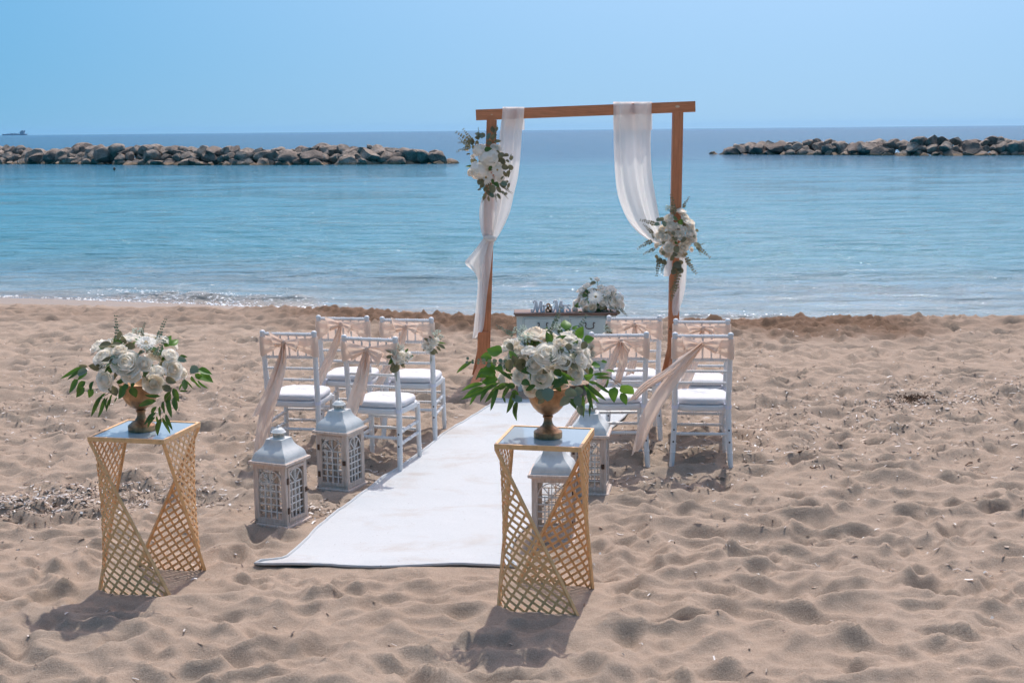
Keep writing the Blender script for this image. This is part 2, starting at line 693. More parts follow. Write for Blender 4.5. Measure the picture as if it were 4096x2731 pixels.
def m_leaf(name, col, col2, back=None, transl=0.3, rough=0.4, glow=(.30, .55, .06)):
    t = NT(name)
    oi = t.n('ObjectInfo').outputs['Random']
    co = t.coord('Object')
    c = t.mix(oi, col, col2)
    n = t.noise(co, 40.0, 3)
    c = t.mix(t.math('MULTIPLY', n, .3), c, tuple(x * .55 for x in col))
    if back:
        g = t.n('NewGeometry').outputs['Backfacing']
        c = t.mix(t.math('MULTIPLY', g, .7), c, back)
    p = t.principled(c, rough, spec=.4)
    tr = t.n('BsdfTranslucent')
    t.l(t.mix(.35, c, glow), tr.inputs['Color'])
    mx = t.n('MixShader')
    mx.inputs[0].default_value = transl
    t.l(p.outputs[0], mx.inputs[1])
    t.l(tr.outputs[0], mx.inputs[2])
    return t.done(mx.outputs[0])


def m_petal(name, outer, inner):
    t = NT(name)
    co = t.coord('Object')
    ln = t.n('VectorMath', operation='LENGTH')
    sp = t.n('SeparateXYZ')
    t.l(co, sp.inputs[0])
    cb = t.n('CombineXYZ')
    t.l(sp.outputs[0], cb.inputs[0])
    t.l(sp.outputs[1], cb.inputs[1])
    t.l(cb.outputs[0], ln.inputs[0])
    r = t.math('ADD', ln.outputs['Value'], t.math('MULTIPLY', t.n('ObjectInfo').outputs['Random'], 0.35))
    c = t.ramp(r, [(.08, inner), (.62, outer)])
    p = t.principled(c, .65, spec=.2, Sheen_Weight=.1)
    tr = t.n('BsdfTranslucent')
    t.l(c, tr.inputs['Color'])
    mx = t.n('MixShader')
    mx.inputs[0].default_value = .42
    t.l(p.outputs[0], mx.inputs[1])
    t.l(tr.outputs[0], mx.inputs[2])
    return t.done(mx.outputs[0])


def m_glass(name, tint=(.985, .99, .99), refl=0.16):
    t = NT(name)
    g = t.n('BsdfGlossy')
    g.inputs['Roughness'].default_value = .03
    ts = t.n('BsdfTransparent')
    ts.inputs['Color'].default_value = (*tint, 1)
    lw = t.n('LayerWeight')
    lw.inputs['Blend'].default_value = .25
    mx = t.n('MixShader')
    t.l(t.math('ADD', t.math('MULTIPLY', lw.outputs['Fresnel'], .8), refl * .35), mx.inputs[0])
    t.l(ts.outputs[0], mx.inputs[1])
    t.l(g.outputs[0], mx.inputs[2])
    return t.done(mx.outputs[0])


M = {}
M['gold'] = m_simple('gold_paint', (.84, .49, .225), .42, .0, .4, var=.14, scale=30, bump=.15, bscale=120)
M['table_glass'] = m_simple('white_backed_glass', (.33, .40, .45), .04, 0, .9, var=.02, rvar=.02)
M['chair'] = m_simple('white_chair_resin', (.74, .735, .73), .32, 0, .5, var=.03, scale=12)
M['screw'] = m_simple('screw_hole', (.05, .035, .03), .6, 0, .3)
M['cushion'] = m_cloth('cushion_cotton', (.76, .745, .755), .05, rough=.8, weave=.3, wrinkle=.5)
M['strap'] = m_cloth('cushion_strap', (.74, .75, .84), .05, rough=.8)
M['satin'] = m_cloth('peach_satin', (.84, .685, .575), .42, .05, .35, .36, wrinkle=.25)
M['chiffon'] = m_cloth('white_chiffon', (.88, .87, .84), .5, .14, .1, .55)
M['carpet'] = None
M['arch_wood'] = m_wood('stained_pine', (.66, .265, .125), (.50, .175, .078))
M['beam_wood'] = m_wood('stained_pine_beam', (.68, .275, .13), (.52, .185, .083), axis=0)
M['raw_wood'] = m_simple('raw_chip', (.72, .5, .33), .8)
M['lan_wood'] = m_wood('whitewashed_wood', (.70, .595, .53), (.54, .40, .31), knots=False, scale=2.5, rough=.7)
M['lan_white'] = m_simple('whitewashed_lattice', (.68, .635, .60), .6, var=.1, scale=60)
M['lan_metal'] = m_simple('chalky_painted_tin', (.62, .635, .62), .42, .0, .4, var=.07, scale=25, bump=.1, bscale=40)
M['lan_rim'] = m_simple('cream_tin_rim', (.68, .66, .6), .4, .1, .5)
M['iron'] = m_simple('dark_iron', (.10, .055, .035), .5, .3, .4)
M['glass'] = m_glass('lantern_glass')
M['sage'] = m_simple('sage_paint', (.56, .60, .555), .5, var=.04, scale=12)
M['sage_line'] = m_simple('worn_edge', (.33, .29, .25), .6)
M['desk_wood'] = m_wood('dresser_top_wood', (.27, .17, .13), (.15, .09, .065), axis=0, knots=False, scale=2)
M['letter'] = m_simple('white_letter', (.70, .69, .70), .5, var=.03)
M['letter_tan'] = m_simple('tan_letter', (.55, .30, .15), .55, var=.1)
M['urn'] = None
M['rose'] = m_petal('white_rose_petal', (.955, .92, .85), (.93, .83, .66))
M['rose_cream'] = m_petal('cream_rose_petal', (.94, .885, .79), (.91, .79, .60))
M['floret'] = m_petal('white_floret', (.95, .92, .86), (.92, .88, .78))
M['yolk'] = m_simple('daisy_centre', (.42, .28, .10), .8, var=.2, scale=200)
M['breath'] = m_simple('pale_green_buds', (.74, .80, .66), .7, var=.1)
M['leaf'] = m_leaf('bright_leaf', (.075, .19, .022), (.12, .26, .035), (.13, .24, .07))
M['leaf_dark'] = m_leaf('dark_leaf', (.035, .085, .022), (.06, .13, .03), (.09, .13, .05))
M['leaf_olive'] = m_leaf('olive_leaf', (.15, .14, .075), (.27, .25, .14), (.22, .21, .12), transl=.25, glow=(.42, .38, .18))
M['euc'] = m_leaf('eucalyptus_leaf', (.13, .19, .13), (.21, .28, .21), (.24, .30, .24), transl=.15, rough=.55, glow=(.3, .4, .25))
M['stem'] = m_simple('flower_stem', (.16, .10, .055), .7)
M['stem_green'] = m_simple('green_stem', (.10, .14, .05), .6)
M['seagrass'] = None


def m_urn():
    t = NT('aged_bronze_urn')
    co = t.coord('Object')
    n = t.noise(co, 11.0, 6, .65, .6)
    c = t.ramp(n, [(.3, (.13, .075, .045)), (.46, (.34, .195, .10)), (.6, (.54, .33, .17)), (.78, (.68, .5, .32))])
    b = t.bump(n, .35, .006)
    return t.done(t.principled(c, .42, .55, .5, b.outputs[0]).outputs[0])


def m_carpet():
    t = NT('white_carpet_felt')
    co = t.coord('Object')
    st = t.noise(t.coord('Object', (1.6, 3.2, 1)), 1.0, 5, .65, .5)
    c = t.mix(t.ramp(st, [(.54, 0), (.72, .6)]), (.58, .595, .60), (.46, .385, .32))
    sp = t.noise(co, 55.0, 2, .4)
    c = t.mix(t.ramp(sp, [(.735, 0), (.76, .7)]), c, (.28, .22, .18))
    b = t.bump(t.math('ADD', t.noise(co, 380.0, 3, .7), t.math('MULTIPLY', t.noise(co, 9.0, 3), 1.5)), .6, .006)
    return t.done(t.principled(c, .95, spec=.1, normal=b.outputs[0], Sheen_Weight=.2).outputs[0])


def m_debris():
    t = NT('dry_seagrass')
    r = t.n('NewGeometry').outputs['Random Per Island']
    c = t.ramp(r, [(0, (.07, .04, .028)), (.3, (.13, .075, .045)), (.5, (.24, .15, .09)), (.62, (.40, .31, .24)), (.8, (.48, .44, .41)), (1, (.62, .60, .58))])
    return t.done(t.principled(c, .45, spec=.5).outputs[0])


M['urn'] = m_urn()
M['carpet'] = m_carpet()
M['seagrass'] = m_debris()

# ================================================================== FLOWERS AND LEAVES (shared meshes)
def rose_mesh(name, mat, seed, opening=1.0, n=26):
    """unit rose: radius about 1, faces +Z, foot at z=-0.8"""
    rs = random.Random(seed)
    mb = MB()
    NU, NV = 7, 6
    for i in range(n):
        t = (i + 0.5) / n
        phi = i * 2.39996 + rs.uniform(-.25, .25)
        inner = max(0.0, 1 - t / .45)
        half = 1.75 * inner + (1 - inner) * (1.05 - .25 * t)
        rb = 0.04 + 0.16 * t
        rm = (0.10 + 0.74 * t ** .95) * (opening if t > .3 else (.6 + .4 * opening))     # belly of the petal
        rt = rm * (1 - .55 * inner) + .16 * max(0, t - .45)
        zt = 0.46 - 0.36 * t ** 1.7 + rs.uniform(-.05, .05)
        zb = -0.42 - 0.12 * t
        ruf = rs.uniform(0, 6)
        asym = rs.uniform(-.12, .12)
        P = []
        for a in range(NV):
            v = a / (NV - 1)
            row = []
            for b in range(NU):
                u = -1 + 2 * b / (NU - 1)
                # quadratic through foot, belly, lip
                r = rb * (1 - v) * (1 - 2 * v) + rm * 1.12 * 4 * v * (1 - v) + rt * v * (2 * v - 1)
                z = zb + (zt - zb) * v ** 0.8
                z -= (0.10 + .16 * t) * u * u * v * v
                z += asym * u * v * t
                if v > 0.65 and t > .4:
                    k = (v - 0.65) / 0.35
                    r += (0.17 * t) * k * k
                    z -= (0.17 * t) * k * k * (1 + .45 * math.sin(u * 3 + ruf))
                r += 0.022 * math.sin(u * 4.3 + ruf) * v * (0.25 + t)
                r += .03 * u * (1 if i % 2 else -1) * v          # one edge tucks under its neighbour
                ang = phi + u * half * (0.4 + 0.6 * math.sin(min(1, v * 1.5) * math.pi / 2))
                row.append((r * math.cos(ang), r * math.sin(ang), z))
            P.append(row)
        mb.grid(P)
    # closed heart
    mb.lathe([(.13, -.3), (.14, .1), (.10, .34), (.045, .43), (.005, .44)], 9, caps=False)
    return mb.mesh(name, mat, True, None)


def leaf_mesh(name, mat, kind, seed=0):
    """unit leaf along +Y from 0 to 1, upper face +Z"""
    rs = random.Random(seed)
    mb = MB()
    N = {'lance': 8, 'round': 10}.get(kind, 7)
    wmax = {'broad': .27, 'lance': .085, 'round': .40, 'oval': .24}[kind]
    P = []
    for i in range(N):
        v = i / (N - 1)
        if kind == 'broad':
            w = math.sin(math.pi * v ** 0.75) ** 0.8 * (1 - .25 * v)
        elif kind == 'lance':
            w = math.sin(math.pi * v ** 0.8) ** 0.75
        elif kind == 'round':
            w = math.sqrt(max(0, 1 - (2 * v - 1) ** 2)) if 0 < v < 1 else 0
        else:
            w = math.sin(math.pi * v) ** 0.7
        w = max(w, 0.02) * wmax
        droop = -0.22 * v * v + 0.03 * math.sin(v * 5 + seed)
        side = 0.05 * math.sin(v * 3 + seed)
        row = []
        for u in (-1, -.5, 0, .5, 1):
            row.append((u * w + side, v, droop + abs(u) * w * 0.35 - (0.0 if u else 0.012)))
        P.append(row)
    mb.grid(P)
    return mb.mesh(name, mat, True, None)


def daisy_mesh(name, seed=1):
    mb = MB()
    rs = random.Random(seed)
    for ring, (n, L, z, up) in enumerate(((20, 1.0, 0.0, .10), (18, .86, .05, .22), (12, .5, .1, .32))):
        for k in range(n):
            an = 2 * math.pi * (k + .5 * ring) / n + rs.uniform(-.05, .05)
            ca, sa = math.cos(an), math.sin(an)
            P = []
            for r, w, dz in ((.15, .03, 0), (.45, .085, up * .5), (.8, .10, up), (1.0, .03, up * .8)):
                rr = r * L
                P.append([(rr * ca - w * sa * s, rr * sa + w * ca * s, z + dz + abs(s) * -.02) for s in (-1, 0, 1)])
            mb.grid(P)
    mb.cur = 1
    mb.lathe([(.2, .02), (.19, .12), (.1, .2), (.01, .21)], 10)
    return mb.mesh(name, [M['floret'], M['yolk']], True, 50)


def hydrangea_mesh(name, seed=3, n=34):
    mb = MB()
    rs = random.Random(seed)
    for k in range(n):
        z = 1 - 1.5 * (k + .5) / n
        an = k * 2.39996
        r = math.sqrt(max(0, 1 - z * z))
        nrm = Vector((r * math.cos(an), r * math.sin(an), z))
        q = nrm.to_track_quat('Z', 'Y').to_matrix().to_4x4()
        T = Matrix.Translation(nrm * rs.uniform(.5, .92)) @ q @ Matrix.Rotation(rs.uniform(-.5, .5), 4, 'X') @ Matrix.Rotation(rs.uniform(0, 6), 4, 'Z')
        for p in range(4):
            a2 = p * math.pi / 2
            R2 = Matrix.Rotation(a2, 4, 'Z')
            P = [[(-.03, 0.0, 0), (.03, 0.0, 0)], [(-.19, .18, .06), (.19, .18, .06)], [(-.17, .34, .02), (.17, .34, .02)], [(-.04, .41, -.03), (.04, .41, -.03)]]
            mb.grid(P, T @ R2)
    return mb.mesh(name, M['floret'], True, None)


def breath_mesh(name, seed=5, n=26):
    mb = MB()
    rs = random.Random(seed)
    for k in range(n):
        d = Vector((rs.gauss(0, .5), rs.gauss(0, .5), 1)).normalized()
        L = rs.uniform(.55, 1.0)
        p = d * L
        mb.cur = 1
        mb.tube([(0, 0, 0), d * L * .5 + Vector((rs.uniform(-.04, .04), rs.uniform(-.04, .04), 0)), p], .008, 3, False)
        mb.cur = 0
        for q in range(5):
            a = Vector((rs.gauss(0, 1), rs.gauss(0, 1), rs.gauss(0, 1))).normalized() * .075
            c = p + a
            s = rs.uniform(.035, .06)
            mb.add([c + Vector(v) * s for v in ((1, 0, 0), (-1, 0, 0), (0, 1, 0), (0, -1, 0), (0, 0, 1), (0, 0, -1))],
                   [(0, 2, 4), (2, 1, 4), (1, 3, 4), (3, 0, 4), (2, 0, 5), (1, 2, 5), (3, 1, 5), (0, 3, 5)])
    return mb.mesh(name, [M['breath'], M['stem_green']], True, None)


def sprig_mesh(name, mat, seed=2, pairs=9, lw=.066):
    """unit eucalyptus sprig along +Y with pairs of small round leaves"""
    mb = MB()
    rs = random.Random(seed)
    bend = rs.uniform(-.12, .12)

    def c(v):
        return Vector((bend * v * v, v, .05 * math.sin(v * 4)))
    mb.cur = 1
    mb.tube([c(i / 8) for i in range(9)], [.011 - .001 * i for i in range(9)], 5)
    mb.cur = 0
    for k in range(pairs):
        v = .12 + .86 * k / (pairs - 1)
        s = lw * (1.15 - .65 * v) * rs.uniform(.85, 1.15)
        for sd in (-1, 1):
            th = rs.uniform(.3, .8)
            T = Matrix.Translation(c(v)) @ Matrix.Rotation(rs.uniform(-.6, .6), 4, 'Y') @ Matrix.Rotation(-sd * (1.35 - th * .5), 4, 'Z') @ Matrix.Rotation(rs.uniform(-.5, .5), 4, 'X')
            P = []
            for a in range(6):
                q = a / 5
                w = max(.02, math.sqrt(max(0, 1 - (2 * q - 1) ** 2))) * s * .72
                P.append([(u * w, .012 + q * s * 1.7, abs(u) * w * .3 - .1 * q * q * s) for u in (-1, 0, 1)])
            mb.grid(P, T)
    return mb.mesh(name, [mat, M['stem']], True, None)


ROSES = [rose_mesh('rose', M['rose'], 1, 1.0), rose_mesh('rose', M['rose'], 2, .86, 22), rose_mesh('rose', M['rose'], 3, 1.1, 26), rose_mesh('rose', M['rose_cream'], 4, .95)]
BUD = rose_mesh('rose', M['rose'], 9, .55, 14)
DAISY = daisy_mesh('daisy')
HYDR = hydrangea_mesh('hydrangea')
BREATH = [breath_mesh('baby_breath', 5), breath_mesh('baby_breath', 6)]
LEAF = {k: [leaf_mesh('leaf', M[m], kd, s) for s in range(3)] for k, m, kd in (
    ('broad', 'leaf', 'broad'), ('broad_dark', 'leaf_dark', 'broad'), ('lance', 'leaf_dark', 'lance'), ('lance_bright', 'leaf', 'lance'),
    ('round', 'euc', 'round'), ('olive', 'leaf_olive', 'oval'), ('olive_round', 'leaf_olive', 'round'), ('oval', 'leaf_dark', 'oval'))}
SPRIG = {'euc': [sprig_mesh('eucalyptus_sprig', M['euc'], s) for s in (2, 3)], 'olive': [sprig_mesh('eucalyptus_sprig', M['leaf_olive'], s, 8, .08) for s in (4, 5)]}


def frame_z(pos, d, spin=0.0, s=1.0):
    q = Vector(d).normalized().to_track_quat('Z', 'Y')
    return Matrix.Translation(pos) @ q.to_matrix().to_4x4() @ Matrix.Rotation(spin, 4, 'Z') @ Matrix.Scale(s, 4)


def frame_y(a, b, nrm, wid=1.0):
    """local Y from a to b, local Z near nrm"""
    a, b = Vector(a), Vector(b)
    y = b - a
    L = y.length
    y = y / L
    z = Vector(nrm)
    z = z - y * z.dot(y)
    if z.length < 1e-4:
        z = Vector((0, -1, .3)) - y * y.dot(Vector((0, -1, .3)))
    z.normalize()
    x = y.cross(z)
    m = Matrix((x, y, z)).transposed().to_4x4()
    return Matrix.Translation(a) @ m @ Matrix.Diagonal((L * wid, L, L, 1))


class Bunch:
    """a flower arrangement: an Empty with every bloom, leaf and sprig as a part; world coordinates in, local out"""

    def __init__(self, name, label, cat, base, group=None, seed=0):
        self.e = empty(name, base)
        tag(self.e, label, cat, group)
        self.inv = Matrix.Translation(Vector(base)).inverted()
        self.rs = random.Random(seed)

    def put(self, name, mesh, mw, parent=None):
        o = bpy.data.objects.new(name, mesh)
        o.parent = self.e
        o.matrix_local = self.inv @ mw
        COL.objects.link(o)
        return o

    def rose(self, pos, d, dia, kind=None):
        me = self.rs.choice(ROSES) if kind is None else (BUD if kind == 'bud' else ROSES[kind])
        d = Vector(d).normalized()
        return self.put('rose', me, frame_z(Vector(pos) - d * dia * .12, d, self.rs.uniform(0, 6), dia * .5))

    def daisy(self, pos, d, dia):
        return self.put('daisy', DAISY, frame_z(pos, d, self.rs.uniform(0, 6), dia * .5))

    def hydrangea(self, pos, d, dia):
        return self.put('hydrangea', HYDR, frame_z(pos, d, self.rs.uniform(0, 6), dia * .5))

    def breath(self, pos, d, size):
        return self.put('baby_breath', self.rs.choice(BREATH), frame_z(pos, d, self.rs.uniform(0, 6), size))

    def leaf(self, a, b, kind, nrm=None, wid=1.0):
        if nrm is None:
            nrm = (self.rs.uniform(-.5, .5), -1 + self.rs.uniform(-.3, .3), self.rs.uniform(.1, .9))
        return self.put('leaf', self.rs.choice(LEAF[kind]), frame_y(a, b, nrm, wid))

    def sprig(self, a, b, kind='euc', nrm=None):
        if nrm is None:
            nrm = (self.rs.uniform(-.4, .4), -1, self.rs.uniform(-.2, .5))
        return self.put('eucalyptus_sprig', self.rs.choice(SPRIG[kind]), frame_y(a, b, nrm))

    def stem(self, pts, r=.0016, mat='stem'):
        mb = MB()
        mb.tube([self.inv @ Vector(p) for p in pts], r, 5)
        return mb.build('stem', M[mat], self.e)
# ================================================================== CARPET
def make_carpet():
    n, m = 120, 40
    W = 1.17
    mb = MB()
    P = []
    rs = np.random.RandomState(4)
    edge_n = [0.010 * float(pn(i * .09, .5, 51)) + 0.003 * float(pn(i * .33, .5, 52)) for i in range(n + 1)]
    for i in range(n + 1):
        t = i / n
        s = t * CARPET_LEN
        L = carpet_edge(s) + nrm * .025
        row = []
        for j in range(m + 1):
            u = j / m
            # the front hem lies skewed and its corners stick out
            skew = (1 - smoothstep(0, 0.5, s)) * (-0.23 * u + .05 * (1 - u))
            flare = 0.13 * float(1 - smoothstep(0, 0.14, s)) * (-1 if u < .5 else .35) * abs(2 * u - 1) ** 3
            p = L + nrm * (u * W + flare + edge_n[i] * (1 - u) + edge_n[n - i] * u) - carpet_dir * float(skew)
            x, y = p.x, p.y
            acc = max(zg(x, y), sum(zg(x + a, y + b) for a, b in ((.06, 0), (-.06, 0), (0, .06), (0, -.06), (0, 0))) / 5)
            z = max(acc * .3 + 0.011, zg(x, y) + .008) + 0.004 * float(pn(x / .34, y / .5, 41)) + 0.003 * float(pn(x / .9, y / .3, 43))
            if i < 5:
                z += 0.006 * math.sin(u * 9 + .6) * (5 - i) / 5
            row.append((x, y, z))
        P.append(row)
    low = [[(x, y, z - .009) for x, y, z in r] for r in P]
    mb.grid(P)
    mb.grid([list(reversed(r)) for r in low])
    rim = [P[i][0] for i in range(n, -1, -1)] + [P[0][j] for j in range(1, m + 1)] + [P[i][m] for i in range(1, n + 1)] + [P[n][j] for j in range(m - 1, 0, -1)]
    o = mb.build('carpet', M['carpet'], None)
    tag(o, 'long white felt aisle carpet lying crooked on the sand', 'carpet')
    hb = MB()
    pts = [Vector(p) + Vector((0, 0, .001)) for p in rim] + [Vector(rim[0]) + Vector((0, 0, .001))]
    hb.tube(pts, .0085, 6)
    hb.build('hem', M['carpet'], o)
    return o


CARPET = make_carpet()

# ================================================================== GOLD PEDESTALS
S_PED, H_PED = .395, .81
PED_LABELS = ('twisted gold lattice pedestal standing on open sand away from the carpet', 'twisted gold lattice pedestal standing at the corner of the white carpet')


def pedestal_meshes():
    h, H = S_PED / 2, H_PED
    top = [Vector((-h, -h, H - .012)), Vector((h, -h, H - .012)), Vector((h, h, H - .012)), Vector((-h, h, H - .012))]
    bot = [Vector((-h, -h, 0)), Vector((h, -h, 0)), Vector((h, h, 0)), Vector((-h, h, 0))]
    out = {}
    mb = MB()
    t = .0135
    for a, b in (((-h, -h), (h, -h)), ((h, -h), (h, h)), ((h, h), (-h, h)), ((-h, h), (-h, -h))):
        d = Vector((b[0] - a[0], b[1] - a[1], 0)).normalized()
        p, q = Vector((a[0], a[1], H - .010)) - d * t * .5, Vector((b[0], b[1], H - .010)) - d * t * .5
        mb.bar(p, q, .022, t, (0, 0, 1))
    out['top_frame'] = mb.mesh('top_frame', M['gold'], False)
    g = MB()
    g.box((0, 0, H - .0065), (S_PED - .012, S_PED - .012, .008))
    out['glass_top'] = g.mesh('glass_top', M['table_glass'], False)
    bars = []
    for i in range(4):
        b = MB()
        A, B = top[i] - Vector((0, 0, .009)), bot[(i + 1) % 4]
        B = B + (B - A).normalized() * .03
        b.tube([A, B], 1.0, 4, sq=(.007, .007), up=(-A.x, -A.y, 0))
        bars.append(b.mesh('bar', M['gold'], False))
    panels = []
    for (i, j) in ((3, 0), (1, 2)):          # panels between the bars that leave top corners i and j
        T0, T1 = top[i], top[j]
        B0, B1 = bot[(i + 1) % 4], bot[(j + 1) % 4]
        B0 = B0 + (B0 - T0).normalized() * .02
        B1 = B1 + (B1 - T1).normalized() * .02
        T0, T1 = T0 - Vector((0, 0, .012)), T1 - Vector((0, 0, .012))
        Wd = (T1 - T0).length
        Ld = ((B0 - T0).length + (B1 - T1).length) / 2

        def S(u, v):
            # the sheet is bent round the line from the one corner's top to the foot below it
            p = (T0 * (1 - u) + T1 * u) * (1 - v) + (B0 * (1 - u) + B1 * u) * v
            a, b = u * v, (1 - u) * (1 - v)
            sm = (a + b - math.sqrt((a - b) ** 2 + .006)) / 2
            return p - (T0 - T1 - B0 + B1) * (max(0.0, sm) * .86)
        pb = MB()
        pit = .057
        hw = .0060
        for fam in (0, 1):
            c0, c1 = (0, Wd + Ld) if fam == 0 else (-Ld, Wd)
            c = c0 + pit * .5
            while c < c1:
                # line: x + y = c (fam 0) or x - y = c (fam 1), x in 0..Wd, y in 0..Ld
                ya, yb = (c - Wd, c) if fam == 0 else (-c, Wd - c)
                ya, yb = max(0, ya), min(Ld, yb)
                if yb - ya > .012:
                    K = max(2, int((yb - ya) / .035))
                    rows = []
                    for k in range(K + 1):
                        y = ya + (yb - ya) * k / K
                        x = c - y if fam == 0 else c + y
                        u, v = x / Wd, y / Ld
                        p = S(u, v)
                        du = (S(u + .01, v) - S(u - .01, v)).normalized()
                        dv = (S(u, v + .01) - S(u, v - .01)).normalized()
                        nn = du.cross(dv).normalized()
                        al = (dv - du if fam == 0 else dv + du).normalized()
                        sd = al.cross(nn).normalized()
                        o = nn * (.0006 if fam == 0 else -.0006)
                        e = nn * .0009
                        rows.append([p + o + sd * hw + e, p + o - sd * hw + e, p + o - sd * hw - e, p + o + sd * hw - e])
                    pb.grid(rows, closed=True)
                c += pit
        # crossings: little bosses
        c = pit * .5
        while c < Wd + Ld:
            e = -Ld + pit * .5
            while e < Wd:
                x, y = (c + e) / 2, (c - e) / 2
                if .004 < x < Wd - .004 and .004 < y < Ld - .004:
                    u, v = x / Wd, y / Ld
                    p = S(u, v)
                    du = (S(u + .01, v) - S(u - .01, v)).normalized()
                    dv = (S(u, v + .01) - S(u, v - .01)).normalized()
                    nn = du.cross(dv).normalized()
                    a2 = nn.cross(du)
                    ring = [p + (du * math.cos(k * math.pi / 4 + .39) + a2 * math.sin(k * math.pi / 4 + .39)) * .0090 for k in range(8)]
                    vs_ = [q + nn * .0017 for q in ring] + [q - nn * .0017 for q in ring]
                    pb.add(vs_, [tuple(range(8)), tuple(range(15, 7, -1))] + [(k, k + 8, (k + 1) % 8 + 8, (k + 1) % 8) for k in range(8)])
                e += pit
            c += pit
        panels.append(pb.mesh('lattice_panel', M['gold'], False))
    return out, bars, panels


PED_M = pedestal_meshes()
PED_POS = []
for k, (cs, zt, lab) in enumerate(((((350, 1746), (651, 1754), (795, 1691), (521, 1681)), .794, PED_LABELS[0]),
                                   (((1980, 1777), (2327, 1792), (2373, 1711), (2049, 1700)), .827, PED_LABELS[1]))):
    w = [at(*c, zt) for c in cs]
    c = sum(w, Vector()) / 4
    PED_POS.append(Vector((c.x, c.y, zt)))
    level_spot(c.x, c.y, .3, zt - H_PED + .008)
    e = empty('pedestal', (c.x, c.y, zt - H_PED), R(-12))
    if k:
        e.scale.z = 1.03
        e.location.z = zt - H_PED * 1.03
    tag(e, lab, 'pedestal', 'gold lattice pedestals')
    for nm, me in PED_M[0].items():
        link(nm, me, e)
    for me in PED_M[1]:
        link('bar', me, e)
    for me in PED_M[2]:
        link('lattice_panel', me, e)


# ================================================================== URNS
def urn_meshes():
    b = MB()
    b.lathe([(.067, 0), (.068, .004), (.068, .026), (.064, .031), (.056, .034), (.050, .042), (.044, .046), (.030, .055), (.0225, .068), (.0195, .084), (.0195, .092), (.024, .095), (.0245, .104), (.019, .107)], 40)
    u = MB()
    u.lathe([(.018, .106), (.030, .111), (.050, .124), (.070, .145), (.084, .170), (.092, .196), (.096, .220), (.099, .226), (.103, .236), (.103, .243), (.097, .245), (.090, .235), (.06, .205), (.01, .19)], 40)
    return b.mesh('foot', M['urn'], True, 35), u.mesh('bowl', M['urn'], True, 35)


URN_F, URN_B = urn_meshes()
URN_POS = []
for p, (ux, uy), lab in ((PED_POS[0], (568, 1718), 'aged bronze footed urn on the pedestal standing away from the carpet'), (PED_POS[1], (2192, 1745), 'aged bronze footed urn on the pedestal at the carpet corner')):
    q = at(ux, uy, p.z)
    e = empty('urn', (q.x, q.y, p.z - .002), .4)
    tag(e, lab, 'urn', 'bronze urns on the pedestals')
    link('foot', URN_F, e)
    link('bowl', URN_B, e)
    URN_POS.append(Vector((q.x, q.y, p.z)))


# ================================================================== CHAIRS
def chair_back_y(z):
    if z > .42:
        return -.185 - (z - .42) * .11
    return -.185 - ((.42 - z) / .42) ** 1.4 * .055


def chair_post_x(z):
    if z > .42:
        return .178 + (z - .42) * .012
    return .178 + ((.42 - z) / .42) ** 1.3 * .02


def node_rings(mb, pts_fn, zs, r, n=10):
    for z in zs:
        a, b = pts_fn(z - .004), pts_fn(z + .004)
        mb.tube([a, pts_fn(z - .0025), pts_fn(z + .0025), b], [r * .98, r * 1.13, r * 1.13, r * .98], n, False)


def rail(mb, p, q, r, nodes=5, n=8):
    p, q = Vector(p), Vector(q)
    mb.tube([p, q], r, n)
    for k in range(nodes):
        f = (k + .5) / nodes
        for df in (-.008, .008):
            c = p + (q - p) * f + (q - p).normalized() * df
            d = (q - p).normalized() * .003
            mb.tube([c - d, c - d * .4, c + d * .4, c + d], [r, r * 1.3, r * 1.3, r], n, False)


